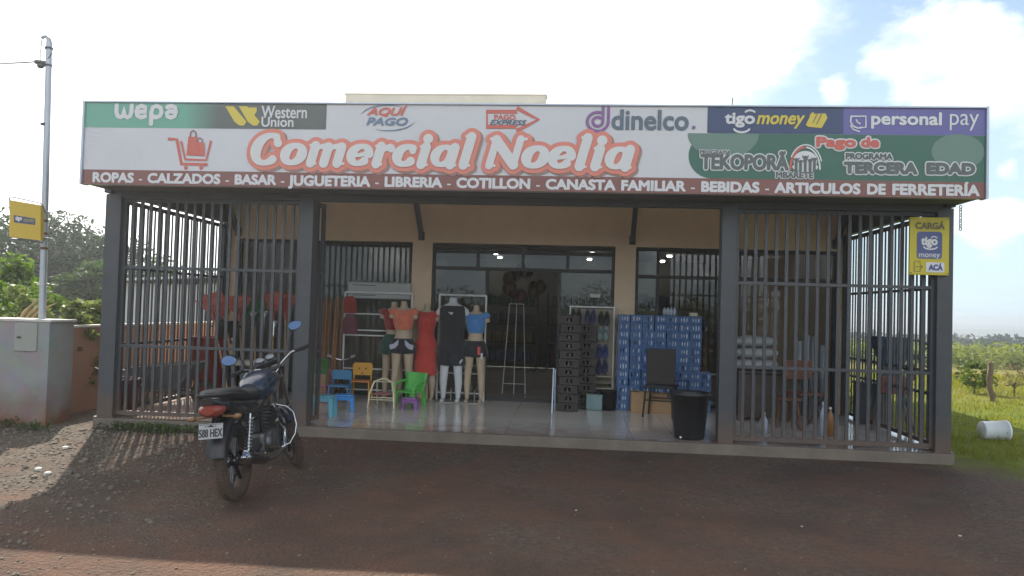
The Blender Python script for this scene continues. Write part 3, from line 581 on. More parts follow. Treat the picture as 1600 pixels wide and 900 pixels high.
    G = {
     'C': (1.22, [ell(.62, .72, .46, .66, 62, 312, 26, .20, .10), ([(.86, 1.22), (.95, 1.02)], [.12, .15])]),
     'o': (1.0, [ell(.48, .5, .33, .41, 0, 360, 26, .185, .10)]),
     'm': (1.62, [stem(.25, 0, 1.), stem(.77, 0, .95), stem(1.29, 0, .95), ([(.25, .62), (.42, .86), (.6, .9), (.75, .74)], [.06, .09, .11, .13]), ([(.77, .62), (.94, .86), (1.12, .9), (1.27, .74)], [.06, .09, .11, .13]), ser(.25, .93, -1, .2), ser(.25, .07, 1, .2), ser(1.29, .07, 1, .25)]),
     'e': (.95, [ell(.47, .5, .33, .41, 10, 318, 24, .175, .095), ([(.25, .47), (.5, .5), (.78, .62)], [.07, .07, .09])]),
     'r': (.84, [stem(.25, 0, 1.), ([(.25, .55), (.42, .82), (.62, .88)], [.07, .1, .13]), ([(.66, .82)], [.14]), ser(.25, .93, -1), ser(.25, .07)]),
     'c': (.88, [ell(.47, .5, .33, .41, 55, 318, 24, .185, .10), ([(.62, .8), (.68, .72)], [.11, .12])]),
     'i': (.58, [stem(.27, 0, 1.), ser(.27, .93, -1), ser(.27, .07, 1, .22), ([(.25, 1.3)], [.175])]),
     'a': (1.04, [ell(.45, .5, .31, .41, 0, 360, 24, .17, .09), stem(.80, 0, .98, .165), ser(.8, .07, 1, .2)]),
     'l': (.58, [stem(.27, 0, 1.5), ser(.27, 1.43, -1), ser(.27, .07, 1, .22)]),
     'N': (1.42, [stem(.25, 0, 1.4, .13), stem(1.15, 0, 1.4, .13), ([(.25, 1.26), (1.15, .14)], [.18, .18]), ser(.25, 1.33, -1, .22), ser(.25, .07, 1, .2), ser(1.15, 1.33, 1, .22)]),
     ' ': (.42, [])}
    word = 'Comercial Noelia'; sh = .22; tot = sum(G[c_][0] for c_ in word) + .2
    a = S(388, 254.5); b_ = S(994, 268); x0, x1 = a[0], b_[0]; zb = 3.03; kx = (x1 - x0) / tot; kz = .238
    inner, outer, dark = MB(), MB(), MB(); px = 0; ly = 0
    for c_ in word:
        wd, st = G[c_]
        for P, ws in st:
            pp = [(x0 + (px + x + z * sh) * kx, zb + z * kz) for x, z in P]; ly += 1
            ribbon(outer, pp, [w * kx * 1.1 + .048 for w in ws], SY - .003 - ly * 1.3137e-4); ribbon(inner, pp, [w * kx * 1.1 for w in ws], SY - .014 - ly * 1.3137e-4)
            ribbon(dark, [(u + .028, v - .02) for u, v in pp], [w * kx * 1.1 + .048 for w in ws], SY - .0005 - ly * 4.137e-5)
        px += wd
    sp(dark, 'letter_shade', pm('brown_shade', (.33, .19, .16))); sp(outer, 'letter_outline', pm('coral', (.66, .22, .16))); sp(inner, 'lettering', pm('name_white', (.62, .63, .62)))
build_sign()

# ================================================================== OBJECTS ON THE PORCH
def evalmesh(ob):
    dg = bpy.context.evaluated_depsgraph_get(); dg.update(); return bpy.data.meshes.new_from_object(ob.evaluated_get(dg))
def fuse(mb, name, m, parent, vox=.012, smooth=4):
    """fuse overlapping lofts into one continuous skin"""
    me = mb.mesh(name); ob = bpy.data.objects.new(name, me); COL.objects.link(ob)
    r = ob.modifiers.new('r', 'REMESH'); r.mode = 'VOXEL'; r.voxel_size = vox; r.use_smooth_shade = True
    s = ob.modifiers.new('s', 'SMOOTH'); s.factor = .6; s.iterations = smooth
    new = evalmesh(ob); ob.modifiers.clear(); ob.data = new; bpy.data.meshes.remove(me); new.name = name
    new.materials.clear(); new.materials.append(m); ob.parent = parent; return ob

# ---- mannequins
def oval(z, rx, ry, cx=0, cy=0, n=20): return [Vector((cx + rx * math.cos(2 * math.pi * i / n), cy + ry * math.sin(2 * math.pi * i / n), z)) for i in range(n)]
TORSO_F = [(.80, .150, .105, .0), (.87, .165, .115, .0), (.93, .158, .11, 0), (1.02, .118, .088, 0), (1.08, .112, .083, 0), (1.18, .135, .095, -.005), (1.26, .145, .108, -.015), (1.33, .145, .098, -.01), (1.39, .150, .075, .005), (1.42, .115, .06, .01), (1.445, .055, .05, .012), (1.54, .045, .045, .0)]
TORSO_M = [(.80, .155, .11, .0), (.87, .160, .115, .0), (.95, .150, .11, 0), (1.06, .145, .10, 0), (1.16, .160, .11, 0), (1.27, .178, .118, -.008), (1.35, .185, .108, 0), (1.42, .185, .085, .005), (1.46, .13, .07, .01), (1.485, .065, .058, .012), (1.57, .056, .056, .0)]
def leg_path(sx, spread=.0): return [(sx * .088, 0, .84), (sx * (.092 + spread * .5), .005, .48), (sx * (.095 + spread), .015, .30), (sx * (.092 + spread), .02, .06)]
def body(mb, torso, arms=True, sp_=.02, male=False):
    mb.loft([oval(z, rx, ry, 0, cy) for z, rx, ry, cy in torso])
    for sx in (-1, 1):
        mb.tube(leg_path(sx, sp_), [.092, .058, .055, .032] if not male else [.098, .066, .06, .037], 14)
        mb.ell((sx * (.092 + sp_), -.055, .035), (.038, .10, .035), 12, 6)
        if arms:
            w = torso[-4][1] - .01; zz = torso[-4][0] - .02
            mb.tube([(sx * (w - .03), 0, zz), (sx * (w + .025), 0, zz - .03), (sx * (w + .055), -.0, zz - .10)], [.05, .047, .042], 12)
def shell(mb, torso, z0, z1, g, flare=0.):
    zs = [t[0] for t in torso]
    def at_z(z):
        for a, b in zip(torso, torso[1:]):
            if a[0] <= z <= b[0]: q = (z - a[0]) / (b[0] - a[0]); return [a[i] + (b[i] - a[i]) * q for i in range(4)]
        return list(torso[0]) if z < zs[0] else list(torso[-1])
    k = 16; rings = []
    for i in range(k + 1):
        z = z0 + (z1 - z0) * i / k; t = at_z(max(z, zs[0])); f = g + flare * max(0, (z1 - z)) ; wob = .004 * math.sin(z * 37)
        fk = .018 * min(1, max(0, z1 - z) * 4); fo = lambda j: fk * (math.sin(j * 1.8 + 3 * math.sin(z * 4)) + .6 * math.sin(j * 3.1 + z * 7))
        rings.append([Vector((p.x * (1 + fo(j) * .5), p.y * (1 + fo(j) * 2.2), z)) for j, p in enumerate(oval(z, t[1] + f + wob, t[2] + f, 0, t[3], 28))])
    return mb.loft(rings)
SKIN = mat('mannequin_beige', (.44, .35, .25), .45, var=.06); SKINW = mat('mannequin_white', (.55, .58, .60), .4, var=.05)
def cloth(name, col): return mat('cloth_' + name, col, .9, var=.16, scale=10, bump=.7, bscale=9, sheen=.3)
GRP = 'clothed shop mannequins by the window'
def stand(t, gm): q = MB(); q.box((0, .0, .008), (.36, .24, .016), .006); q.tube([(.0, .06, .012), (.0, .06, .20)], .009); return q.build('stand', gm, t)
def mannequin(label, x, y, skin, top, bottom, h=1., rz=0., male=False):
    t = thing('mannequin', label, 'mannequin', (x, y, .004), rz, GRP); to = TORSO_M if male else TORSO_F
    q = MB(); body(q, to, male=male); fuse(q, 'body', skin, t); top(t, to); bottom(t, to); stand(t, mat('stand_plate', (.30, .29, .27), .3, .3)); t.scale = (h,) * 3; return t
def crop_top(col, z0=1.10, z1=1.40, strap=True):
    def f(t, to):
        q = MB(); shell(q, to, z0, z1, .012)
        for sx in (-1, 1): q.tube([(sx * .12, -.01, 1.36), (sx * .16, 0, 1.385), (sx * .19, 0, 1.34)], [.062, .062, .06], 12)
        fuse(q, 'top', col, t, .011, 3)
    return f
def shorts(col, z0=.72, z1=.99, rad=.112, extra=None):
    def f(t, to):
        q = MB(); shell(q, to, .78, z1, .012)
        for sx in (-1, 1): q.tube([(sx * .086, 0, .86), (sx * .095, 0, z0)], [rad, rad + .008], 16)
        o = fuse(q, 'shorts', col, t, .011, 3)
        if extra: extra(t)
    return f
def skirt(col, z0, z1, fl=.10):
    def f(t, to): q = MB(); shell(q, to, z0, z1, .014, fl); fuse(q, 'skirt', col, t, .011, 2)
    return f
def pockets(t):
    m = cloth('pale_lilac', (.42, .42, .50))
    for sx in (-1, 1):
        q = MB(); pl = [(sx * .075, .93), (sx * .045, .95), (sx * .055, .87), (sx * .10, .82), (sx * .17, .80), (sx * .185, .87), (sx * .12, .89)]
        q.prism(pl, -.139, -.128); q.build('pocket', m, t)
def hangtag(t): q = MB(); q.box((.085, -.14, .83), (.045, .004, .13)); q.build('price_tag', mat('tag_red', (.6, .08, .07), .6), t); q = MB(); q.box((.13, -.135, .75), (.03, .004, .09)); q.build('price_tag', mat('tag_white', (.6, .6, .62), .6), t)
NO = lambda t, to: None
my = 2.74
px = lambda u, w, Y: at(u, w, Y).x
mannequin('headless mannequin in a dark red crop top and a dark green skirt', px(613, 560, 2.80), 2.82, SKIN, crop_top(cloth('dark_red', (.30, .045, .035))), skirt(cloth('dark_green', (.025, .07, .055)), .72, 1.03, .22), .99)
mannequin('headless mannequin in an orange pink crop top and black shorts with pale lilac pockets', px(628, 560, 2.55), 2.58, SKIN, crop_top(cloth('coral', (.62, .17, .10))), shorts(cloth('black', (.022, .024, .03)), .74, .97, extra=pockets), 1.0, .08)
mannequin('headless mannequin in a long sleeveless red dress against the ochre pier', px(664, 560, 2.72), 2.76, SKIN, crop_top(cloth('red', (.46, .05, .04)), 1.0, 1.41), lambda t, to: skirt(cloth('red', (.46, .05, .04)), .42, 1.05, .045)(t, to), .98)
def vest(t, to):
    q = MB(); shell(q, to, .78, 1.445, .018, .03); fuse(q, 'sleeveless_shirt', cloth('black', (.022, .024, .03)), t, .011, 2)
    q = MB(); ribbon(q, [(-.03, 1.345), (-.012, 1.33), (0, 1.345), (.025, 1.34), (.012, 1.325), (.0, 1.32)], .009, -.153); q.build('chest_emblem', SKINW, t, fixn=False)
def mshort(t, to):
    q = MB(); shell(q, to, .76, .95, .022)
    for sx in (-1, 1): q.tube([(sx * .088, 0, .84), (sx * .105, 0, .56)], [.112, .125], 16)
    fuse(q, 'shorts', cloth('black', (.022, .024, .03)), t, .011, 3)
    q = MB(); ribbon(q, [(.155, .60), (.16, .64), (.175, .62), (.18, .65)], .010, -.137); q.build('hem_emblem', SKINW, t, fixn=False)
mannequin('tall white headless mannequin in a black sleeveless shirt with a white chest emblem', px(705, 560, 2.72), 2.74, SKINW, vest, mshort, 1.03, 0, True)
mannequin('headless mannequin in a blue crop top and black shorts with a red price tag', px(742, 560, 2.76), 2.76, SKIN, crop_top(cloth('blue', (.07, .22, .50))), shorts(cloth('black', (.022, .024, .03)), .73, .98, extra=hangtag), .98, -.05)

# ---- white clothes racks
def rack(label, x0, x1, y, z1, shelves, clothes=()):
    t = thing('clothes_rack', label, 'clothes rack', ((x0 + x1) / 2, y, 0.004), 0, 'white clothes racks'); h = (x1 - x0) / 2
    for nm, pts in (('upright', [(-h, 0, 0), (-h, 0, z1)]), ('upright', [(h, 0, 0), (h, 0, z1)])): q = MB(); q.tube(pts, .016, 8); q.build(nm, M_WHITE, t)
    q = MB(); q.tube([(-h, 0, z1), (h, 0, z1)], .018, 8); q.build('top_rail', M_WHITE, t)
    for z in shelves: q = MB(); q.tube([(-h, -.01, z), (h, -.01, z)], .012, 8); q.build('rail', M_WHITE, t)
    return t
rack('white clothes rack left of the ochre pier behind the two left mannequins', px(536, 560, 2.98), px(641, 560, 2.98), 2.98, 1.66, (.12, .45, .98, 1.06, 1.32))
rack('white clothes rack right of the ochre pier behind the blue topped mannequin', px(684, 560, 3.02), px(757, 560, 3.02), 3.02, 1.66, (.12, .43, .95))
def garment(label, x, y, z1, w, h, m, nm='hanging_blouse'):
    q = MB(); n = 12; rings = []
    for i in range(9):
        k = i / 8; z = z1 - h * k; ww = w * (.55 + .45 * min(1, k * 3)) / 2
        rings.append([Vector((x + ww * math.cos(2 * math.pi * j / n), y + (.035 + .01 * math.sin(j * 3 + i)) * math.sin(2 * math.pi * j / n), z)) for j in range(n)])
    q.loft(rings); o = q.build(nm, m, None, (x, y, z1 - h)); tag(o, label, 'garment')
garment('red blouse hanging highest on the left white rack', px(546, 480, 2.96), 2.95, 1.60, .24, .27, cloth('dark_red', (.30, .045, .035)))
garment('dull purple red garment folded on the second rail of the left white rack', px(547, 505, 2.96), 2.95, 1.30, .25, .30, cloth('plum', (.16, .05, .07)), 'folded_garment')

# ---- air conditioner on the inner wall
def ac():
    c = at(592, 455, 3.02); t = thing('air_conditioner', 'long white air conditioner unit just above the left clothes rack', 'air conditioner', (c.x, 3.095, c.z - .13))
    q = MB(); q.box((0, 0, .14), (1.02, .165, .27), .03); q.build('casing', mat('appliance_white', (.40, .44, .43), .4, var=.04), t)
    for z in (.22, .06): q = MB(); q.box((-.24, -.083, z), (.38, .006, .010)); q.build('vent_slot', M_BLACK, t)
ac()

# ---- ceiling spots
for i, (u, w) in enumerate(((627, 380), (775, 396), (781, 402), (929, 386), (925, 396), (921, 405), (1065, 389), (1046, 400), (1035, 408))):
    p = atz(u, w, 2.745)
    if i == 0:
        sp0 = thing('ceiling_spot', 'small round white spot lamp glowing under the shop ceiling', 'ceiling lamp', p, 0, 'glowing spot lamps in the shop ceiling')
        q = MB(); q.lathe([(.05, .02), (.085, .02), (.085, .0), (.06, -.004), (.058, .004)], n=20); q.build('rim', M_WHITE, sp0)
        q = MB(); q.lathe([(.0005, -.03), (.04, -.024), (.06, -.003), (.06, .005)], n=20); q.build('lamp_glass', emit_mat('lamp_glow', (1, .97, .9), 9.), sp0)
    else: dup(sp0, p)

# ---- drink packs: each pack a thing
BLUE = mat('blue_wrap', (.035, .105, .26), .32, var=.2, scale=3, bump=.15, bscale=25, coat=.3); PRINT = mat('pack_print', (.50, .56, .64), .4, var=.2, scale=30); PRINT2 = mat('pack_print_dark', (.02, .05, .16), .4)
def make_pack(label, loc, grp, var=0):
    t = thing('drink_pack', label, 'drink pack', loc, 0, grp)
    q = MB(); q.box((0, 0, .059), (.178, .26, .119), .006); q.build('wrap', BLUE, t)
    q = MB()
    for k, dx in enumerate(((-.030, .0, .030), (-.034, .004, .030), (-.022, .006, .036))[var]):
        cx = dx * 1.35; hz_ = (.028, .044, .034)[(k + var) % 3]; flat(q, [(cx - .006, .06 - hz_ * .7), (cx, .06 - hz_), (cx + .008, .06 - hz_ * .5), (cx + .010, .06 + hz_ * .3), (cx + .001, .06 + hz_), (cx - .008, .06 + hz_ * .4)], -.1315 - k * .0006); q.build('printed_cans', PRINT, t, fixn=False)
    return t
GB = 'blue drink packs stacked right of the entrance'; LB = 'blue plastic wrapped drink pack inside the tall blue stacks right of the entrance'
pack0 = []
cols = [(972, 12), (991, 12), (1010, 12), (1029, 12), (1047, 12), (1065, 12), (1083, 12)]
def put_pack(u, k, Y, lab, dx=0, sc=None):
    global pack0
    p = at(u, 600, Y); loc = (p.x + dx, Y, .004 + .1195 * k); rz = rnd.uniform(-.05, .05)
    if len(pack0) < 3: pack0.append(make_pack(lab, loc, GB, len(pack0)))
    else: dup(rnd.choice(pack0), loc, rz, lab, GB, (rnd.uniform(.95, 1.), 1, 1))
for u, n in cols:
    for k in range(n):
        if 1029 <= u <= 1066 and k < 4: continue
        put_pack(u, k, 2.78, LB, rnd.uniform(-.008, .008))
for k in range(4):                                              # the rest of the middle stacks stand on the floor behind the cartons
    for u in (1029, 1047, 1065): put_pack(u, k, 2.86, LB, rnd.uniform(-.006, .006))
for k in range(5): put_pack(1100, k, 2.84, 'blue plastic wrapped drink pack in the short outermost stack at the right end')
t = thing('bottle_bundle', 'clear wrapped bundle of pale bottles lying on top of the blue stacks', 'bottles', (px(1046, 490, 2.76), 2.76, 1.44))
for i in range(4):
    q = MB(); q.lathe([(.0, 0), (.026, .003), (.028, .05), (.026, .085), (.012, .105), (.011, .12), (0, .121)], (-.075 + .05 * i, 0, 0), 12); b = q.build('bottle', mat('clear_plastic', (.4, .46, .55), .15), t)
q = MB(); q.box((0, .0, .025), (.12, .09, .05), .005); tag(q.build('small_carton', mat('pale_card', (.55, .5, .4), .8), None), 'small pale carton lying on the right end of the blue stacks', 'box').location = (px(1083, 488, 2.76), 2.74, 1.44)

# ---- black bottle crates
CRATE_M = mat('crate_black', (.024, .020, .019), .5, var=.3, scale=9, bump=.1)
def make_crate(label, loc, grp):
    t = thing('bottle_crate', label, 'crate', loc, 0, grp); w, d, h = .30, .40, .125
    q = MB(); q.box((0, 0, .008), (w - .02, d - .02, .012))
    for s in (-1, 1):
        for z, hh in ((.02, .035), (h - .02, .035)): q.box((0, s * (d / 2 - .008), z), (w, .016, hh), .003); q.box((s * (w / 2 - .008), 0, z), (.016, d - .033, hh), .003)
        q.box((-.095, s * (d / 2 - .009), h / 2), (.10, .012, h - .07)); q.box((.095, s * (d / 2 - .009), h / 2), (.10, .012, h - .07)); q.box((s * (w / 2 - .009), 0, h / 2), (.012, d - .06, h - .07))
    q.build('crate_body', CRATE_M, t)
    q = MB()
    for i in range(3):
        for j in range(4): q.lathe([(.03, .012), (.031, .09), (.014, .12), (.013, .135)], (-.085 + .085 * i, -.13 + .087 * j, 0), 8)
    q.build('bottles', mat('brown_glass', (.05, .03, .02), .15), t); return t
GK = 'black bottle crates stacked beside the entrance'; crate0 = None
for (u, Y, n, lab) in ((888, 2.42, 11, 'black bottle crate in the nearer and taller black stack'), (914, 2.78, 10, 'black bottle crate in the shorter black stack beside the sandal rack')):
    for k in range(n):
        loc = (px(u, 600, Y) + rnd.uniform(-.01, .01), Y + rnd.uniform(-.01, .01), .004 + .127 * k)
        if crate0 is None: crate0 = make_crate(lab, loc, GK)
        else: dup(crate0, loc, rnd.uniform(-.05, .05), lab, GK)

# ---- sandal rack
def sandals():
    x0, x1, Y = px(889, 560, 2.96), px(958, 560, 2.96), 2.98; zt = at(920, 479, Y).z
    t = thing('sandal_rack', 'white framed display rack hung with dark sandals beside the black crates', 'display rack', (x0, Y, .004)); w = x1 - x0
    for x in (0, w): q = MB(); q.box((x, 0, zt / 2), (.022, .03, zt)); q.build('upright', M_WHITE, t)
    q = MB(); q.box((w / 2, 0, zt - .01), (w, .032, .022)); q.build('top_rail', M_WHITE, t)
    q = MB(); q.box((w / 2, .02, zt * .6), (w - .03, .012, zt * .75)); q.build('back_board', mat('beige_board', (.33, .30, .24), .8), t)
    q = MB(); q.box((w / 2, -.10, .30), (w - .04, .26, .02)); q.box((w / 2, -.10, .48), (w - .04, .26, .02)); q.build('shelf', mat('beige_board', (.33, .30, .24), .8), t)
    cols_ = [(.10, .72, 'black', (.02, .02, .022)), (.34, .72, 'navy', (.03, .04, .11)), (.57, .70, 'black', (.02, .02, .022)), (.30, .55, 'black', (.02, .02, .022)), (.56, .55, 'pale_teal', (.24, .34, .34)), (.30, .36, 'black', (.02, .02, .022)), (.56, .36, 'blue', (.04, .06, .20)), (.56, .20, 'navy', (.03, .04, .11))]
    for i, (fx, fz, nm, c) in enumerate(cols_):
        x = x0 + fx * w * 1.35; z = .62 + (zt - .62) * (fz - .2) / .62
        lab = {0: 'black strappy sandals hanging at the upper left of the white display rack', 1: 'navy sandals hanging in the middle of the top row of the white display rack', 2: 'black sandals hanging at the right end of the top row of the white rack', 3: 'black sandals hanging second from the top beside the crates', 4: 'pale teal sandals hanging in the second row of the white rack', 5: 'black sandals hanging low beside the shorter crate stack', 6: 'blue sandals hanging in the third row of the white rack', 7: 'navy sandals hanging lowest on the white display rack'}[i]
        t2 = thing('sandal_pair', lab, 'sandals', (x, Y - .04, z), 0, 'pairs of sandals on the display rack')
        for s in (-1, 1):
            sol = [(s * .045 + .040 * math.sin(2 * math.pi * k / 14) * (1 - .25 * math.cos(2 * math.pi * k / 14)), .12 * math.cos(2 * math.pi * k / 14)) for k in range(14)]
            q = MB(); q.prism(sol, -.025, -.007); sb = q.build('sole', mat('sole_' + nm, c, .7), t2)
            q = MB(); q.tube([(s * .045 - .035, -.028, -.02), (s * .045 - .012, -.05, .03), (s * .045, -.03, .06), (s * .045 + .012, -.05, .03), (s * .045 + .035, -.028, -.02)], .007, 6); q.build('strap', mat('strap_' + nm, tuple(.6 * a + .005 for a in c), .5), sb)
sandals()
q = MB(); q.box((0, 0, .11), (.24, .24, .22), .01); q.box((0, 0, .225), (.25, .25, .012), .003)
tag(q.build('storage_box', mat('teal_plastic', (.16, .25, .26), .4), None), 'pale teal storage box with a lid on the floor right of the black crates', 'box').location = (px(928, 630, 2.62), 2.62, .004)
q = MB(); q.lathe([(.0, 0), (.10, 0), (.125, .27), (.135, .275), (.135, .29), (.118, .29), (.11, .03), (0, .03)], n=24)
tag(q.build('small_bin', M_BLACK, None), 'small black bucket between the teal box and the blue stacks', 'bucket').location = (px(950, 630, 2.6), 2.6, .004)

# ---- pale board edge standing before the crates
def board():
    a = at(864, 640, 2.1); t = thing('notice_board', 'narrow pale blue folding board seen edge on before the black crates', 'board', (px(866, 640, 2.2), 2.2, .004))
    m = mat('pale_blue_board', (.50, .60, .72), .35, var=.06)
    q = MB(); q.prism([(-.25, 0), (.05, .62), (.07, .62), (-.20, 0)], -.035, -.018, 'yz'); q.build('leaf', m, t)
    q = MB(); q.prism([(.32, 0), (.05, .60), (.03, .60), (.27, 0)], -.010, .008, 'yz'); q.build('leaf', m, t)
board()
# ---- wire display frame in the doorway
def wire():
    Y = 4.3; b = atz(800, 600, .004); x0, x1 = px(785, 600, Y), px(821, 600, Y); zt = at(803, 475, Y).z; zb = at(803, 600, Y).z
    t = thing('wire_display', 'thin white tapering wire display stand in the dark doorway', 'display stand', ((x0 + x1) / 2, Y, .004)); h = (x1 - x0) / 2
    for dx in (-1, 0, 1): q = MB(); q.tube([(dx * h, 0, 0), (dx * h * .62, .1, zt)], .008, 6); q.build('upright', M_WHITE, t)
    for z in (zb, zt): k = h * (1 - .38 * z / zt); q = MB(); q.tube([(-k, .1 * z / zt, z), (k, .1 * z / zt, z)], .008, 6); q.build('cross_wire', M_WHITE, t)
wire()

# ---- shop interior: shelves with goods, balloons over the doorway
def interior():
    k = 0
    for i, (x, y, w, lab) in enumerate(((-.9, 9.6, 1.6, 'dark shelf unit at the back of the shop left of the doorway axis'), (1.0, 9.8, 1.7, 'dark shelf unit at the back of the shop behind the doorway'), (3.0, 9.2, 1.8, 'dark shelf unit at the back right of the shop'), (2.1, 6.2, 1.2, 'dark low shelf unit deep behind the right window'))):
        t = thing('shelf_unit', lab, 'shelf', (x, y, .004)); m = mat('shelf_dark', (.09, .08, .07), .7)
        for sx in (-1, 1): q = MB(); q.box((sx * w / 2, 0, .95), (.03, .4, 1.9)); q.build('side_panel', m, t)
        for z in (.2, .65, 1.1, 1.55): 
            q = MB(); q.box((0, 0, z), (w - .03, .4, .025)); s = q.build('shelf', m, t)
            q = MB(); xx = -w / 2 + .1
            while xx < w / 2 - .12: ww = rnd.uniform(.06, .16); q.box((xx + ww / 2, -.05, z + .1 + ww / 3), (ww, .16, .17 + ww * .6), .008); xx += ww + .02
            k += 1; q.build('goods', mat('goods_%d' % (k % 5), [(.12, .05, .04), (.05, .07, .13), (.14, .11, .05), (.1, .1, .1), (.04, .09, .06)][k % 5], .5, var=.4, scale=20), s)
    for i in range(14):
        a = rnd.uniform(0, 6.28); p = at(815 + 32 * math.cos(a) * rnd.random() ** .5, 442 + 20 * math.sin(a), 4.9 + rnd.uniform(-.2, .2)); col_ = rnd.choice([(.09, .03, .025), (.11, .05, .03), (.07, .035, .03), (.08, .06, .03)])
        q = MB(); q.ell((0, 0, 0), (.11, .11, .13), 14, 8); q.lathe([(.012, -.128), (.016, -.145)], n=8)
        if i == 0: lab = 'dark reddish balloon in the bunch over the shop doorway'
        o = q.build('balloon', mat('balloon_%d' % int(col_[0] * 1000), col_, .3), None); tag(o, 'dark reddish balloon in the bunch over the shop doorway', 'balloon', 'bunch of balloons over the doorway'); o.location = p
interior()

# ---- chairs and stools for children
def plastic(nm, c): return mat('toy_' + nm, c, .38, var=.08, scale=6, spec=.4)
def kid_stool(nm, label, u, w, m, s=.27, h=.24, rz=0.):
    p = atz(u, w, .004); t = thing('kids_stool', label, 'stool', p, rz)
    q = MB(); q.box((0, 0, h - .012), (s, s * .85, .024), .01); q.box((0, 0, h - .05), (s * .9, s * .75, .05), .008); q.build('seat', m, t)
    for sx in (-1, 1):
        for sy in (-1, 1):
            q = MB(); q.loft([[Vector((sx * (s * .42 + dx * .028 + sx * 0), sy * (s * .34 + .0) + dy * .022, z)) for dx, dy in ((-1, -1), (1, -1), (1, 1), (-1, 1))] if z > .05 else [Vector((sx * s * .47 + dx * .022, sy * s * .39 + dy * .018, z)) for dx, dy in ((-1, -1), (1, -1), (1, 1), (-1, 1))] for z in (0, h - .03)], smooth=False); q.build('leg', m, t)
    return t
def kid_chair(nm, label, u, w, m, sw=.30, sh=.27, bh=.53, rz=0., seatm=None, dots=False):
    p = atz(u, w, .004); t = thing('kids_chair', label, 'chair', p, rz)
    q = MB(); q.box((0, 0, sh), (sw, .27, .025), .01); q.build('seat', seatm or m, t)
    q = MB(); rings = []
    pl = [(-sw * .46, sh + .08), (-sw * .5, sh + .14), (-sw * .5, bh - .04), (-sw * .42, bh), (sw * .42, bh), (sw * .5, bh - .04), (sw * .5, sh + .14), (sw * .46, sh + .08)]
    q.prism(pl, .12, .142); q.build('backrest', m, t)
    for sx in (-1, 1):
        q = MB(); q.tube([(sx * sw * .44, .135, sh + .18), (sx * sw * .44, .13, sh), (sx * sw * .5, .17, 0)], .014, 8); q.build('leg', m, t)
        q = MB(); q.tube([(sx * sw * .44, -.11, sh), (sx * sw * .5, -.14, 0)], .014, 8); q.build('leg', m, t)
    if dots:
        for c in ((-.05, bh - .09), (.05, bh - .09), (0, bh - .16)): q = MB(); q.lathe([(.0, 0), (.012, 0), (.012, .004)], (c[0], .118, c[1]), 12, Matrix.Rotation(R(90), 3, 'X')); q.build('cut_hole', mat('hole_brown', (.12, .06, .02), .8), t)
    return t
kid_chair('pink', 'small pink child chair behind the pale blue stool', 499, 628, plastic('pink', (.40, .12, .20)), .26, .25, .48)
kid_chair('blue', 'small blue child chair left of the yellow chair', 530, 630, plastic('blue_chair', (.06, .20, .36)), .30, .26, .48, .1)
kid_stool('blue', 'pale blue plastic stool at the far left of the small furniture', 506, 650, plastic('pale_blue', (.12, .36, .46)), .26, .27, .05)
kid_stool('blue', 'bright blue plastic stool in front of the blue child chair', 537, 641, plastic('bright_blue', (.03, .22, .56)), .25, .22, .25)
kid_chair('yellow', 'wooden yellow child chair with holes in its back', 563, 626, plastic('yellow', (.62, .32, .05)), .30, .30, .57, .12, plastic('orange', (.5, .18, .05)), True)
def tube_chair():
    t = thing('tube_chair', 'small tubular metal child chair with a round hoop back', 'chair', atz(598, 637, .004)); m = mat('cream_tube', (.62, .56, .38), .3, .2)
    q = MB(); q.tube([(-.19, -.12, 0), (-.175, -.1, .2), (-.13, -.02, .37), (0, .02, .42), (.13, -.02, .37), (.175, -.1, .2), (.19, -.12, 0)], .013, 10); q.build('hoop', m, t)
    q = MB(); q.tube([(-.13, .2, 0), (-.13, .16, .2), (-.12, .1, .36), (.12, .1, .36), (.13, .16, .2), (.13, .2, 0)], .011, 8); q.build('rear_hoop', m, t)
    q = MB(); q.box((0, .03, .2), (.27, .25, .02), .008); q.build('seat', plastic('pink_seat', (.3, .12, .12)), t)
    for z in (.155, .125): q = MB(); q.tube([(-.17, -.105, z), (.17, -.105, z)], .008, 8); q.build('cross_bar', m, t)
tube_chair()
def arm_chair():
    t = thing('kids_armchair', 'bright green plastic child armchair before the red dress mannequin', 'chair', atz(640, 634, .004), -.45); m = plastic('green', (.10, .46, .09))
    q = MB(); q.box((0, 0, .21), (.30, .29, .025), .01); q.build('seat', m, t)
    q = MB(); rings = []
    for i in range(7):
        k = i / 6; rings.append([Vector(((-.17 - .03 * k) + (.34 + .06 * k) * j / 6, .13 + .06 * k - .05 * abs(j / 3 - 1) ** 2 + (.0 if s else .018), .22 + .26 * k)) for s in (0, 1) for j in (range(7) if s == 0 else range(6, -1, -1))])
    q.loft(rings); q.build('backrest', m, t)
    for sx in (-1, 1):
        q = MB(); q.tube([(sx * .16, .12, .36), (sx * .185, 0, .35), (sx * .18, -.13, .32), (sx * .165, -.15, .2)], .018, 8); q.build('armrest', m, t)
        for sy in (-1, 1): q = MB(); q.prism([(sx * .145 - .03, .21), (sx * .145 + .03, .21), (sx * .17 + .02, 0), (sx * .17 - .02, 0)], sy * .13 - .015, sy * .13 + .015); q.build('leg', m, t)
arm_chair()
kid_stool('purple', 'small purple stool standing under the green armchair', 640, 640, plastic('purple', (.22, .09, .28)), .2, .17, .1)
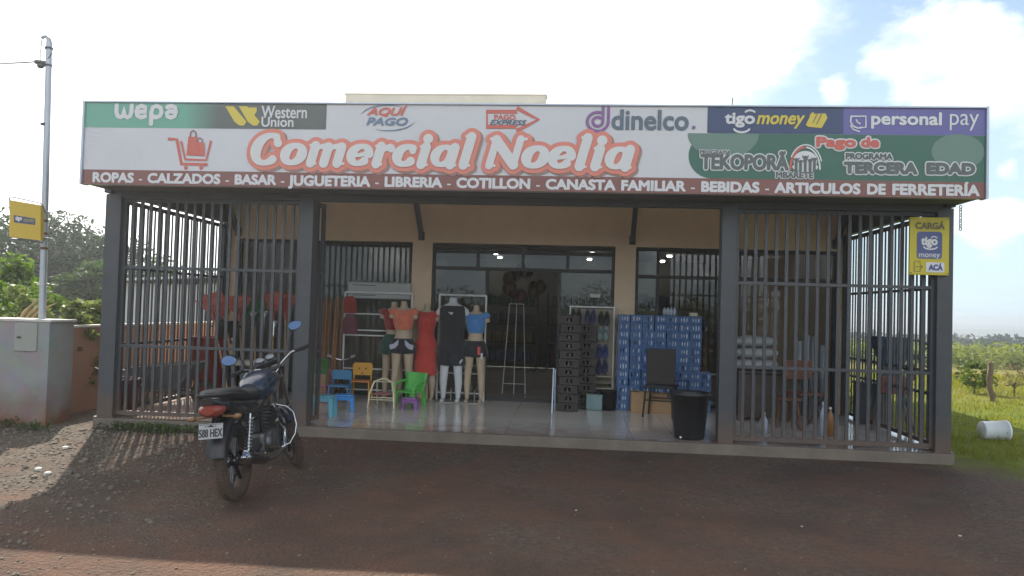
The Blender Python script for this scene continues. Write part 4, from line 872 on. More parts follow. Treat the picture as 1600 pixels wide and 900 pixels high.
def basket():
    p = at(500, 583, 2.2); t = thing('basket', 'green slatted plastic basket resting above the pink child chair', 'basket', (p.x, p.y, p.z)); m = plastic('basket_green', (.05, .20, .06))
    q = MB()
    for i in range(20): a = 2 * math.pi * i / 20; q.box((.11 * math.cos(a), .09 * math.sin(a), .1), (.012, .012, .2))
    q.build('slats', m, t); q = MB(); q.ring((0, 0, .2), .105, .01, 'z', 28, 6); q.build('rim', m, t); q = MB(); q.lathe([(0, 0), (.105, 0), (.105, .02)], n=24); q.build('base', m, t)
    q = MB(); q.box((0, 0, p.z / 2), (.24, .2, p.z - .002)); tag(q.build('carton', mat('brown_card', (.24, .16, .09), .85), None), 'plain brown carton carrying the green basket', 'box').location = (p.x, p.y, 0.004 - .002)
basket()
def trike():
    t = thing('kids_tricycle', 'dark child tricycle with upright handlebar behind the blue chair', 'tricycle', atz(530, 622, .004), .5)
    q = MB(); q.ring((0, -.22, .13), .11, .022, 'x', 24, 8); q.build('front_wheel', M_RUBBER, t)
    for sx in (-1, 1): q = MB(); q.ring((sx * .17, .25, .09), .07, .02, 'x', 20, 8); q.build('rear_wheel', M_RUBBER, t)
    q = MB(); q.tube([(0, -.22, .13), (0, -.16, .42), (0, -.12, .60)], .014, 8); q.tube([(0, -.15, .38), (0, .1, .2), (0, .25, .1)], .016, 8); q.tube([(-.17, .25, .09), (.17, .25, .09)], .01, 8); q.build('frame', M_BLACK, t)
    q = MB(); q.tube([(-.2, -.04, .66), (-.1, -.1, .62), (0, -.12, .60), (.1, -.1, .62), (.2, -.04, .66)], .012, 8); q.build('handlebar', M_CHROME, t)
    for sx in (-1, 1): q = MB(); q.tube([(sx * .14, -.07, .64), (sx * .21, -.03, .665)], .02, 8); q.build('grip', mat('grip_grey', (.4, .38, .38), .6), t)
    q = MB(); q.box((0, .12, .30), (.16, .2, .04), .015); q.build('saddle', M_BLACK, t)
trike()
# bundle of broom handles behind the left window
GBR = 'wooden broom handles standing in a bundle'
for i in range(12):
    p = at(488 + i * 3.6 + rnd.uniform(-2, 2), 560, 2.55 + rnd.uniform(-.15, .15)); h = at(500, 462 + rnd.uniform(-6, 10), 2.6).z
    q = MB(); q.tube([(0, 0, 0), (rnd.uniform(-.03, .03), .08, h)], .011, 6)
    tag(q.build('broom_handle', mat('broom_wood', (.30, .13, .05), .7, var=.3), None), 'thin orange brown wooden handle in the bundle beside the left post', 'broom handle', GBR).location = (p.x, p.y, .004)

# ---- behind the left grille
def fan_rake(label, ub, wb, ut, wt, m, Y0, Y1, grp='fan leaf rakes standing head up behind the left grille', hw=.2):
    a = atz(ub, wb, .01) if Y0 is None else Vector((px(ub, wb, Y0), Y0, .01)); b = at(ut, wt, Y1); t = thing('leaf_rake', label, 'rake', a, 0, grp)
    d = b - a; n = d.normalized(); hb = d - n * .02
    q = MB(); q.tube([(0, 0, 0), tuple(hb)], .013, 8); q.build('handle', M_WOOD, t)
    side = Vector((1, 0, 0)); side = (side - n * side.dot(n)).normalized(); yv = n.cross(side)
    q = MB(); top = d + n * .34
    for k in range(15):
        f = (k - 7) / 7; e = top + side * f * hw - n * .06 * f * f; dd = (e - d); perp = side * .008 + yv * 0
        s0 = d + side * f * .025
        q.add([s0 - perp * .8, s0 + perp * .8, e + perp * 1.7, e - perp * 1.7], [(0, 1, 2, 3)]); q.add([p + yv * .004 for p in (s0 - perp * .8, s0 + perp * .8, e + perp * 1.7, e - perp * 1.7)], [(3, 2, 1, 0)])
        q.tube([tuple(e - perp * 1.2), tuple(e - yv * .03 + n * .012)], .006, 5)
    for z in (.14, .26): q.tube([tuple(d + n * z + side * f * hw * z / .34) for f in (-1, -.5, 0, .5, 1)], .008, 6)
    q.build('fan_head', m, t)
    q = MB(); q.tube([tuple(d - n * .09), tuple(d + n * .03)], [.02, .028], 10); q.build('socket', m, t)
ORG = mat('orange_plastic', (.36, .065, .04), .45, var=.1); LG = mat('rake_green', (.03, .13, .06), .5)
fan_rake('orange red fan rake standing leftmost against the side grille', 362, 590, 333, 492, ORG, 1.3, 1.7)
fan_rake('orange red fan rake standing second from the left above the black pot', 372, 592, 352, 497, ORG, 1.6, 2.0)
fan_rake('orange red fan rake with its head close left of the green rake', 382, 592, 374, 495, ORG, 1.9, 2.3)
fan_rake('green fan rake standing between the orange rakes', 400, 592, 398, 502, LG, 2.2, 2.5)
fan_rake('orange red fan rake standing right of the green rake', 425, 592, 427, 490, ORG, 2.3, 2.55)
fan_rake('orange red fan rake standing rightmost beside the porch post', 446, 592, 446, 492, ORG, 2.4, 2.65)
def shovel(label, u, Y, zt):
    x = px(u, 560, Y); t = thing('garden_shovel', label, 'shovel', (x, Y, .02), 0, 'metal shafted shovels behind the left grille')
    q = MB(); q.tube([(0, 0, .3), (0, .05, zt)], .013, 8); q.build('shaft', M_CHROME, t)
    q = MB(); q.tube([(-.06, .05, zt), (.06, .05, zt)], .014, 8); q.tube([(-.05, .05, zt), (0, .05, zt - .1), (.05, .05, zt)], .01, 8); q.build('grip', M_CHROME, t)
    q = MB(); q.loft([[Vector((sx, yy, z)) for sx, yy in ((-w, .02), (0, -.01), (w, .02), (w, .028), (0, -.002), (-w, .028))] for w, z in ((.01, 0), (.08, .08), (.10, .3), (.03, .34))], smooth=False); q.build('blade', M_STEEL, t)
shovel('shovel with a bright metal shaft below the green rake', 391, 2.35, 1.28); shovel('shovel with a bright metal shaft between the green rake and the right rakes', 408, 2.4, 1.30); shovel('shovel with a bright metal shaft beside the porch post', 424, 2.45, 1.15)
def low_bench():
    a, b = at(356, 566, 2.3), at(442, 566, 2.3); t = thing('low_bench', 'narrow whitish bench behind the left grille with tools before it', 'bench', ((a.x + b.x) / 2, 2.3, .004)); w = b.x - a.x
    q = MB(); q.box((0, 0, a.z), (w, .3, .07), .008); q.build('top', mat('cream_board', (.52, .48, .38), .6), t)
    for sx in (-1, 1): q = MB(); q.box((sx * (w / 2 - .05), 0, a.z / 2 - .02), (.04, .26, a.z - .04)); q.build('leg', M_STEEL, t)
low_bench()
def tub(label, u, wb, Y, r, h, m, z=.004):
    t = thing('plastic_tub', label, 'tub', (px(u, wb, Y), Y, z)); q = MB(); q.lathe([(0, 0), (r * .86, 0), (r, h - .02), (r * 1.07, h - .015), (r * 1.07, h), (r * .97, h), (r * .84, .015), (0, .015)], n=32); q.build('body', m, t)
    for sx in (-1, 1): q = MB(); q.tube([(sx * r, -.05, h - .06), (sx * (r + .04), -.04, h - .09), (sx * (r + .04), .04, h - .09), (sx * r, .05, h - .06)], .009, 8); q.build('handle', m, t)
DKRED = mat('dark_red_plastic', (.20, .018, .02), .35)
Yt = 2.2; tub('large red plastic barrel behind the left grille below the orange rakes', 330, 560, Yt, .27, .92, DKRED)
tub('shiny black pot standing on the red barrel under the orange rakes', 352, 560, 2.05, .17, .24, M_BLACK, .93)
tub('dark maroon tub at the foot of the left corner post', 190, 650, .55, .2, .42, mat('maroon_plastic', (.11, .03, .05), .5))
def barrow():
    c = Vector((px(258, 620, 1.3), 1.3, .004)); t = thing('wheelbarrow', 'dark grey wheelbarrow tray with its wheel behind the left grille', 'wheelbarrow', c, .12); m = mat('barrow_grey', (.11, .105, .10), .6, var=.2)
    q = MB(); a = [(-.42, -.28, .52), (.50, -.28, .60), (.50, .28, .60), (-.42, .28, .52)]; b_ = [(-.30, -.17, .22), (.22, -.17, .22), (.22, .17, .22), (-.30, .17, .22)]
    q.add(a + b_, [(0, 1, 5, 4), (1, 2, 6, 5), (2, 3, 7, 6), (3, 0, 4, 7), (4, 5, 6, 7)]); ob = q.build('tray', m, t); ob.modifiers.new('s', 'SOLIDIFY').thickness = .012
    q = MB(); q.ring((.52, 0, .17), .13, .045, 'y', 28, 10); q.build('wheel', M_RUBBER, t)
    for sy in (-1, 1):
        q = MB(); q.tube([(.52, sy * .06, .17), (-.2, sy * .2, .2), (-.85, sy * .26, .5)], .017, 8); q.build('frame_tube', M_STEEL, t); q = MB(); q.tube([(-.3, sy * .2, .22), (-.36, sy * .2, .0)], .015, 8); q.build('leg', M_STEEL, t)
barrow()

# ---- right of the opening: bin, chair, cartons
def trash():
    t = thing('waste_bin', 'large black tapered plastic bin at the front edge of the porch', 'bin', (2.17, .28, .004)); q = MB()
    q.lathe([(0, 0), (.165, 0), (.175, .02), (.222, .50), (.238, .505), (.240, .545), (.225, .548), (.215, .5), (.165, .03), (0, .03)], n=40); q.build('body', M_BLACK, t)
    for sx in (-1, 1): q = MB(); q.box((sx * .245, 0, .475), (.03, .11, .05), .008); q.build('handle', M_BLACK, t)
    q = MB(); q.lathe([(.0, 0), (.012, .002), (.012, .01)], (-.12, -.145, .03), 10, Matrix.Rotation(R(80), 3, 'X')); q.build('pale_cap', M_WHITE, t)
trash()
def dark_chair():
    p = atz(1022, 640, .004); t = thing('plastic_chair', 'dark brown chair with a solid back before the cartons', 'chair', (px(1032, 640, 2.1), 2.1, .004), -.3); m = mat('dark_brown', (.02, .016, .015), .6)
    q = MB(); q.box((0, .02, .43), (.42, .42, .035), .012); q.build('seat', m, t)
    q = MB(); q.box((.03, -.20, .72), (.40, .03, .50), .014); q.build('backrest', m, t)
    for sx in (-1, 1):
        for sy in (-1, 1): q = MB(); q.tube([(sx * .18, sy * .17, .42), (sx * .21, sy * .21, 0)], .014, 8); q.build('leg', m, t)
    q = MB(); q.tube([(-.19, -.19, .24), (.19, -.19, .24)], .01, 8); q.tube([(-.19, .19, .24), (.19, .19, .24)], .01, 8); q.build('stretcher', m, t)
dark_chair()
CARD = mat('cardboard', (.36, .23, .12), .85, var=.12)
for (u, w, h, lab) in ((1001, .30, .30, 'brown carton on the floor against the blue stacks, left one'), (1034, .34, .29, 'brown carton on the floor behind the dark chair')):
    t = thing('carton', lab, 'box', (px(u, 630, 2.52), 2.52, .004)); q = MB(); q.box((0, 0, h / 2), (w, .28, h), .004); q.build('box', CARD, t); q = MB(); q.box((0, 0, h + .001), (.05, .281, .003)); q.build('tape', mat('tape', (.45, .33, .18), .3), t)

# ---- behind the right grille
SACK = mat('woven_sack', (.30, .32, .32), .8, var=.1, scale=20, bump=.4, bscale=120)
def table():
    a, b = at(1146, 577, 2.3), at(1262, 580, 2.3); t = thing('work_table', 'dark table behind the right grille carrying white sacks', 'table', ((a.x + b.x) / 2, 2.3, .004)); w = b.x - a.x; z = a.z
    q = MB(); q.box((0, 0, z - .015), (w, .6, .03), .004); q.build('tabletop', mat('dark_wood', (.06, .045, .035), .6, var=.3), t)
    q = MB(); q.box((-.05, .0, z / 2), (w - .25, .5, z - .08)); q.build('cabinet', mat('dark_wood', (.06, .045, .035), .6, var=.3), t)
    for sx in (-1, 1):
        for sy in (-1, 1): q = MB(); q.box((sx * (w / 2 - .04), sy * .26, z / 2 - .02), (.045, .045, z - .03)); q.build('leg', M_STEEL, t)
    return z
tz = table()
for i, (lab) in enumerate(('lowest white woven sack on the dark table', 'middle white woven sack in the pile on the dark table', 'topmost white woven sack on the dark table')):
    q = MB(); q.ell((0, 0, .085), (.30, .24, .088), 20, 8)
    for v in q.v: v.x = math.copysign(min(abs(v.x) * 1.15, .30), v.x); v.z = max(.004, v.z)
    o = q.build('white_sack', SACK, None); tag(o, lab, 'sack', 'white sacks piled on the table'); o.location = (px(1180, 560, 2.25) + rnd.uniform(-.02, .02), 2.25, tz + .162 * i)
for i, (u, wt, wb, lab) in enumerate(((1247, 533, 575, 'short pale roll of plastic sheet standing left of the longer rolls'), (1259, 524, 575, 'tall pale plastic roll standing second from the left on the right porch'), (1272, 526, 575, 'tall pale plastic roll standing third from the left on the right porch'), (1286, 540, 575, 'pale plastic roll standing rightmost near the back pier'))):
    x = px(u, 560, 2.75); z0 = .004; z1 = at(u, wt, 2.75).z; q = MB(); q.lathe([(0, 0), (.052, 0), (.055, z1 * .5), (.052, z1), (.02, z1), (.018, z1 - .05)], n=18)
    tag(q.build('plastic_roll', mat('pale_sheet', (.22, .25, .27), .4, var=.15), None), lab, 'roll').location = (x, 2.75, z0)
def red_chair():
    t = thing('folding_chair', 'reddish wooden chair behind the right grille near the rolls', 'chair', (px(1258, 640, 1.6), 1.6, .004), .3); m = mat('red_wood', (.16, .055, .035), .55, var=.3); m2 = mat('orange_wood', (.17, .07, .035), .6)
    q = MB(); q.box((0, 0, .45), (.42, .4, .03), .01); q.build('seat', m, t); q = MB(); q.box((0, .18, .75), (.42, .025, .26), .01); q.build('backrest', m, t)
    for sx in (-1, 1): q = MB(); q.tube([(sx * .2, .19, .88), (sx * .2, .17, .45), (sx * .2, -.18, 0)], .015, 8); q.build('leg', M_STEEL, t); q = MB(); q.tube([(sx * .18, -.18, .45), (sx * .18, .2, 0)], .015, 8); q.build('leg', M_STEEL, t)
red_chair()
t = thing('wooden_stool', 'orange brown wooden stool left of the reddish chair', 'stool', (px(1232, 650, 1.35), 1.35, .004), .2); mw = mat('orange_wood', (.17, .07, .035), .6)
q = MB(); q.lathe([(0, .38), (.16, .38), (.17, .39), (.165, .41), (0, .412)], n=24); q.build('seat', mw, t)
for k in range(4): a = R(45 + 90 * k); q = MB(); q.tube([(.1 * math.cos(a), .1 * math.sin(a), .38), (.17 * math.cos(a), .17 * math.sin(a), 0)], .017, 8); q.build('leg', mw, t)
for (u, w, h, r, m, lab) in ((1297, 652, .36, .045, mat('orange_bottle', (.28, .12, .04), .35), 'orange bottle standing at the back right of the right porch'), (1286, 655, .42, .038, mat('clear_plastic', (.4, .46, .55), .15), 'clear bottle standing beside the orange bottle'), (1193, 668, .26, .05, mat('clear_plastic', (.4, .46, .55), .15), 'clear plastic jug on the floor before the dark table')):
    t = thing('bottle', lab, 'bottle', (px(u, w, .9), .9, .004)); q = MB(); q.lathe([(0, 0), (r, .003), (r, h * .62), (r * .8, h * .72), (r * .36, h * .86), (r * .34, h * .93)], n=20); q.build('body', m, t); q = MB(); q.lathe([(r * .4, h * .93), (r * .4, h), (0, h)], n=14); q.build('cap', M_WHITE, t)
def machine():
    X = px(1392, 620, 1.75); t = thing('corn_sheller', 'dark blue hand cranked machine with hopper on splayed legs behind the right side bars', 'machine', (X, 1.75, .004), -.2); mb_ = mat('machine_blue', (.035, .065, .12), .5, var=.2); mr = mat('machine_red', (.15, .045, .035), .55, var=.3)
    q = MB(); q.loft([[Vector((sx * w, sy * w, z)) for sx, sy in ((-1, -1), (1, -1), (1, 1), (-1, 1))] for w, z in ((.10, .72), (.12, .84), (.21, 1.10), (.22, 1.24))], smooth=False); q.build('hopper', mb_, t)
    q = MB(); q.box((.03, 0, .60), (.36, .3, .24), .02); q.build('body', mr, t)
    for sx in (-1, 1):
        for sy in (-1, 1): q = MB(); q.tube([(sx * .13, sy * .11, .5), (sx * .26, sy * .2, 0)], .022, 8); q.build('leg', M_STEEL, t)
    q = MB(); q.ring((.30, 0, .98), .22, .016, 'y', 36, 8)
    for k in range(4): a = R(45 * k); q.tube([(.30 + .22 * math.cos(a), 0, .98 + .22 * math.sin(a)), (.30 - .22 * math.cos(a), 0, .98 - .22 * math.sin(a))], .011, 6)
    q.build('flywheel', M_STEEL, t)
    q = MB(); q.box((.24, 0, .78), (.10, .12, .22), .01); q.build('wheel_bracket', mr, t)
machine()
t = thing('tool_chest', 'dark grey low chest on the floor before the blue machine', 'chest', (px(1362, 660, 2.3), 2.3, .004), -.1)
q = MB(); q.box((0, 0, .27), (.42, .36, .54), .012); q.build('box', mat('chest_grey', (.06, .065, .075), .5), t); q = MB(); q.box((0, 0, .56), (.44, .38, .04), .01); q.build('lid', mat('chest_grey', (.06, .065, .075), .5), t)

HAZE = .0018
# ================================================================== MOTORCYCLE
def motorcycle():
    base = atz(369, 780, GZ); base.z = GZ + .002
    t = thing('motorcycle', 'black parked motorcycle leaning on its side stand before the left grille', 'motorcycle', base)
    t.rotation_euler = (R(0), R(-6.5), R(3))           # heads for the shop, leans left
    PAINT = mat('bike_black_paint', (.016, .017, .02), .25, var=.1, coat=.5); TANK = mat('bike_tank_paint', (.022, .034, .055), .25, var=.15, coat=.5); BCH = mat('bike_chrome', (.42, .43, .45), .22, 1., var=.2); ENG = mat('engine_metal', (.13, .13, .13), .4, .7, var=.2)
    SEAT = mat('seat_vinyl', (.02, .02, .021), .6, bump=.2, bscale=60); LENS = mat('tail_lens', (.26, .045, .03), .25, coat=.4)
    Rw = .30; WB = 1.28
    def wheel(nm, c, rt, M=None, parent=t):
        q = MB(); q.ring((0, 0, 0), Rw - rt, rt, 'x', 56, 12, sq=.95)
        for k in range(56):
            a = 2 * math.pi * k / 56
            for sx in (-1, 1): q.box((sx * rt * .45, (Rw - rt + rt * .93) * math.cos(a), (Rw - rt + rt * .93) * math.sin(a)), (rt * .55, .017, .012), rot=Matrix.Rotation(a - math.pi / 2, 3, 'X'))
        q.xf(M @ Matrix.Translation(c)); w = q.build(nm, M_RUBBER, parent)
        q = MB(); q.lathe([(.16, -.035), (.225, -.035), (.235, -.045), (.242, -.045), (.228, -.02), (.228, .02), (.242, .045), (.235, .045), (.225, .035), (.16, .035)], n=40, rot=Matrix.Rotation(R(90), 3, 'Y'))
        q.v = q.v[:]; q2 = MB(); q2.lathe([(.218, -.035), (.242, -.042), (.228, 0), (.242, .042), (.218, .035)], n=40, rot=Matrix.Rotation(R(90), 3, 'Y')); q2.xf(M @ Matrix.Translation(c)); q2.build('rim', ENG, w)
        q = MB(); q.tube([(-.07, 0, 0), (.07, 0, 0)], .04, 16)
        for k in range(6):
            a = 2 * math.pi * k / 6; q.tube([(0, .03 * math.cos(a), .03 * math.sin(a)), (0, .225 * math.cos(a + .12), .225 * math.sin(a + .12))], [.022, .013], 8)
        q.xf(M @ Matrix.Translation(c)); q.build('spokes', PAINT, w); return w
    I = Matrix.Identity(4)
    wheel('rear_wheel', Vector((0, 0, Rw)), .052, I)
    # frame and swingarm
    q = MB(); 
    for sx in (-1, 1):
        q.tube([(sx * .09, 0, Rw), (sx * .08, .45, .36)], .02, 8); q.tube([(sx * .09, -.22, .70), (sx * .11, .35, .66), (sx * .06, .95, .84)], .016, 8); q.tube([(sx * .08, .45, .36), (sx * .10, .40, .64)], .018, 8)
        q.tube([(sx * .08, .45, .30), (sx * .10, .8, .26), (sx * .05, .95, .60), (0, 1.0, .84)], .016, 8)
    q.build('frame', M_BLACK, t)
    for sx in (-1, 1):                                   # rear springs
        q = MB(); a = Vector((sx * .115, .02, .34)); b = Vector((sx * .125, -.02 + .12, .66)); pts = []
        for k in range(81):
            f = k / 80; c = a.lerp(b, .12 + .76 * f); an = f * 9 * 2 * math.pi; pts.append(c + Vector((.03 * math.cos(an), .03 * math.sin(an), 0)))
        q.tube(pts, .006, 6); q.tube([a, b], .012, 8); q.build('shock_absorber', BCH, t)
    # rear fender, plate, tail light, indicators
    q = MB(); rings = []
    for k in range(12):
        an = R(95 + 75 * k / 11); rr = Rw + .05; c = Vector((0, rr * math.cos(an), Rw + rr * math.sin(an) + .03)); n_ = Vector((0, math.cos(an), math.sin(an))); w = .085
        rings.append([c + Vector((-w, 0, 0)) - n_ * .03, c + Vector((-w * .8, 0, 0)), c + n_ * .012, c + Vector((w * .8, 0, 0)), c + Vector((w, 0, 0)) - n_ * .03, c - n_ * .008])
    q.loft(rings); q.build('rear_fender', M_BLACK, t)
    tilt = Matrix.Translation((0, -.375, .60)) @ Matrix.Rotation(R(-14), 4, 'X')
    q = MB(); q.box((0, 0, 0), (.185, .004, .115), .002); q.xf(tilt); pl = q.build('licence_plate', mat('plate_white', (.36, .37, .38), .5), t)
    q = MB(); text_fit(q, '588 HEX', -.09, .09, -.045, .018, -.0035, bold=.0025); text_fit(q, 'MERCOSUR', -.045, .045, .030, .042, -.0035); q.box((0, -.003, .050), (.17, .0012, .004)); q.xf(tilt); q.build('plate_lettering', mat('plate_ink', (.03, .03, .035), .5), pl, fixn=False)
    q = MB(); q.tube([(0, -.26, .70), (0, -.36, .62)], .025, 8); q.build('plate_bracket', M_BLACK, t)
    q = MB(); q.loft([[Vector((w * math.cos(a) , y + dy * math.sin(a) * .0, .755 + h * math.sin(a))) for a in [2 * math.pi * i / 16 for i in range(16)]] for w, h, y, dy in ((.085, .05, -.24, 0), (.10, .062, -.32, 0), (.085, .05, -.38, 0), (.05, .03, -.405, 0))]); q.build('tail_light', LENS, t)
    for sx in (-1, 1):
        q = MB(); q.tube([(sx * .06, -.28, .70), (sx * .15, -.29, .69)], .01, 8); q.ell((sx * .175, -.29, .69), (.035, .03, .022), 14, 8); q.build('indicator', mat('amber_lens', (.22, .12, .05), .3), t)
    # tail cowl, seat, side panels, grab rail
    def sec(y, w, z0, z1, n=16, p=.75): return [Vector((w * math.copysign(abs(math.cos(a)) ** p, math.cos(a)), y, (z0 + z1) / 2 + (z1 - z0) / 2 * math.copysign(abs(math.sin(a)) ** p, math.sin(a)))) for a in [2 * math.pi * i / n for i in range(n)]]
    q = MB(); q.loft([sec(-.40, .05, .80, .85), sec(-.34, .09, .74, .86), sec(-.1, .115, .66, .84), sec(.15, .125, .60, .80), sec(.36, .11, .56, .78)]); q.build('tail_cowl', PAINT, t)
    q = MB(); q.loft([sec(-.33, .07, .83, .885), sec(-.28, .115, .81, .91), sec(-.05, .135, .80, .90), sec(.12, .14, .77, .85), sec(.35, .12, .76, .84), sec(.46, .08, .78, .86)]); q.build('seat', SEAT, t)
    q = MB(); q.tube([(-.13, -.02, .83), (-.135, -.26, .86), (-.07, -.39, .87), (.07, -.39, .87), (.135, -.26, .86), (.13, -.02, .83)], .012, 8); q.build('grab_rail', M_BLACK, t)
    q = MB(); q.loft([sec(.42, .07, .78, .88), sec(.47, .11, .72, .92), sec(.60, .145, .72, .98), sec(.78, .15, .74, .985), sec(.92, .11, .78, .94), sec(1.0, .05, .82, .90)]); q.build('fuel_tank', TANK, t)
    q = MB(); q.lathe([(0, .985), (.035, .985), (.04, .975)], (0, .68, .0), 18); q.build('fuel_cap', BCH, t)
    # engine
    q = MB(); q.box((0, .56, .36), (.24, .34, .20), .04); q.lathe([(0, -.15), (.085, -.15), (.095, -.13), (.095, .13), (.085, .15), (0, .15)], (0, .52, .36), 24, Matrix.Rotation(R(90), 3, 'Y')); q.build('engine_case', ENG, t)
    q = MB()
    for k in range(7): q.box((0, .67 + .022 * k, .44 + .028 * k), (.17, .15, .010), .002, rot=Matrix.Rotation(R(-35), 3, 'X'))
    q.box((0, .74, .53), (.10, .10, .24), .01, rot=Matrix.Rotation(R(-35), 3, 'X')); q.build('cylinder', ENG, t)
    q = MB(); q.box((0, .42, .52), (.11, .12, .12), .02); q.build('carburettor', ENG, t)
    # exhaust
    q = MB(); q.tube([(.07, .86, .50), (.10, .96, .40), (.13, .88, .25), (.145, .55, .22), (.15, .30, .24)], .02, 10); q.build('exhaust_pipe', BCH, t)
    q = MB(); q.tube([(.15, .34, .25), (.155, .24, .265), (.165, -.16, .35), (.166, -.19, .357)], [.03, .05, .052, .044], 16, cap=False); mf = q.build('muffler', PAINT, t)
    q = MB(); q.tube([(.1655, -.155, .349), (.167, -.235, .366), (.1672, -.24, .367), (.167, -.22, .363)], [.055, .053, .036, .03], 18, cap=False); q.build('muffler_tip', BCH, mf)
    q = MB(); q.box((.20, .06, .315), (.006, .24, .05), .002, rot=Matrix.Rotation(R(-12), 3, 'X')); q.build('heat_shield', BCH, mf)
    for sx in (-1, 1): q = MB(); q.tube([(sx * .12, .42, .33), (sx * .24, .42, .32)], .014, 8); q.build('foot_peg', M_RUBBER, t)
    q = MB(); q.tube([(-.10, .45, .28), (-.21, .38, -.0)], .013, 8); q.build('side_stand', M_BLACK, t)
    q = MB(); q.tube([(.10, .42, .28), (.17, .30, .30), (.18, .22, .31)], .009, 8); q.build('kick_start', BCH, t)
    # crash bar hoops
    for sx in (-1, 1): q = MB(); q.tube([(sx * .05, .92, .64), (sx * .14, .95, .61), (sx * .20, .95, .55), (sx * .225, .93, .44), (sx * .215, .91, .36), (sx * .17, .88, .28), (sx * .08, .82, .25)], .008, 8); q.build('crash_bar', M_STEEL if sx < 0 else BCH, t)
    # steered front end
    head = Vector((0, 1.02, .86)); axis = Vector((0, -math.sin(R(26)), math.cos(R(26))))
    ST = Matrix.Translation(head) @ Matrix.Rotation(R(38), 4, axis) @ Matrix.Translation(-head)
    fw = Vector((0, WB, Rw))
    wheel('front_wheel', fw, .042, ST)
    def st(q, nm, m, par=t): q.xf(ST); return q.build(nm, m, par)
    for sx in (-1, 1): q = MB(); q.tube([(sx * .085, fw.y, fw.z), (sx * .085, fw.y - .13, fw.z + .27)], .026, 10); q.tube([(sx * .085, fw.y - .13, fw.z + .27), (sx * .085, fw.y - .31, fw.z + .64)], .018, 10); st(q, 'fork_leg', BCH)
    q = MB(); q.box((0, fw.y - .27, fw.z + .56), (.22, .08, .03), .008); q.box((0, fw.y - .31, fw.z + .66), (.22, .08, .03), .008); st(q, 'fork_clamp', M_BLACK)
    q = MB(); rings = []
    for k in range(12):
        an = R(30 + 125 * k / 11); rr = Rw + .028; c = Vector((0, fw.y + rr * math.cos(an), fw.z + rr * math.sin(an))); n_ = Vector((0, math.cos(an), math.sin(an))); w = .06
        rings.append([c + Vector((-w, 0, 0)) - n_ * .03, c + Vector((-w * .8, 0, 0)), c + n_ * .01, c + Vector((w * .8, 0, 0)), c + Vector((w, 0, 0)) - n_ * .03, c - n_ * .006])
    q.loft(rings); st(q, 'front_fender', PAINT)
    q = MB(); q.ell((0, fw.y - .16, fw.z + .60), (.095, .09, .095), 20, 12); st(q, 'headlight', PAINT)
    q = MB(); q.box((0, fw.y - .27, fw.z + .73), (.20, .10, .06), .02, rot=Matrix.Rotation(R(30), 3, 'X')); cl = st(q, 'instrument_cluster', M_BLACK)
    for sx in (-1, 1): q = MB(); q.lathe([(0, 0), (.042, 0), (.042, .012)], (sx * .05, fw.y - .275, fw.z + .765), 18, Matrix.Rotation(R(30), 3, 'X')); st(q, 'gauge', mat('gauge_face', (.25, .26, .27), .25), cl)
    hb = Vector((0, fw.y - .33, fw.z + .62))
    q = MB(); q.tube([hb + Vector(p) for p in ((-.36, -.14, .12), (-.22, -.07, .12), (-.12, .0, .06), (-.05, .01, .0), (.05, .01, .0), (.12, .0, .06), (.22, -.07, .12), (.36, -.14, .12))], .011, 10); st(q, 'handlebar', BCH)
    for sx in (-1, 1):
        q = MB(); q.tube([hb + Vector((sx * .25, -.085, .12)), hb + Vector((sx * .37, -.145, .12))], .018, 10); st(q, 'grip', M_RUBBER)
        q = MB(); q.tube([hb + Vector((sx * .21, -.04, .115)), hb + Vector((sx * .30, -.03, .105)), hb + Vector((sx * .36, -.09, .10))], .006, 6); st(q, 'lever', BCH)
        q = MB(); q.tube([hb + Vector((sx * .2, -.06, .13)), hb + Vector((sx * .23, -.06, .24)), hb + Vector((sx * .30, -.07, .30))], .006, 6); ms = st(q, 'mirror_stem', M_BLACK)
    # mirrors, turned up to the sky
    inv = t.matrix_basis.inverted() if False else None
    M0 = Matrix.Translation(base) @ Matrix.Rotation(R(3), 4, 'Z') @ Matrix.Rotation(R(-6.5), 4, 'Y')
    for sx, lab in ((-1, None), (1, None)):
        c = hb + Vector((sx * .335, -.075, .30 + sx * .045)); q = MB()
        c = ST @ c
        wc = M0 @ c; view = (wc - CAMP).normalized(); up = Vector((-.25, -.55, .80)).normalized()
        nrm = (up * 1.0 - view * 1.0).normalized() if sx < 0 else (Vector((.15, -.35, .92)).normalized() - view).normalized()
        Mi = M0.inverted().to_3x3(); n_ = Mi @ nrm; n_.normalize()
        ref = (Mi @ Vector((1, 0, .0 if sx < 0 else .9))); u = (ref - n_ * ref.dot(n_)).normalized(); v = n_.cross(u)
        if sx > 0: a_, b_ = .068, .046
        else: a_, b_ = .070, .050
        ou = [c + u * a_ * math.cos(k * math.pi / 14) * (1 + .12 * math.cos(k * math.pi / 14)) + v * b_ * math.sin(k * math.pi / 14) for k in range(28)]
        q.loft([[c + (p - c) * .5 - n_ * .030 for p in ou], [c + (p - c) * .95 - n_ * .016 for p in ou], [c + (p - c) * 1.04 for p in ou]]); mh = q.build('mirror', M_BLACK, t)
        q = MB(); q.add([c + (p - c) * .93 + n_ * .001 for p in ou], [tuple(range(28))]); q.build('mirror_glass', mat('mirror_silver', (.8, .85, .9), .03, 1., var=.0), mh, fixn=False)
    # cables
    for sx in (-1, 1): q = MB(); q.tube([ST @ (hb + Vector((sx * .22, -.04, .11))), ST @ (hb + Vector((sx * .16, .12, .10))), ST @ (hb + Vector((sx * .06, .14, -.04))), Vector((sx * .04, .98, .72))], .004, 6); q.build('cable', M_BLACK, t)
motorcycle()

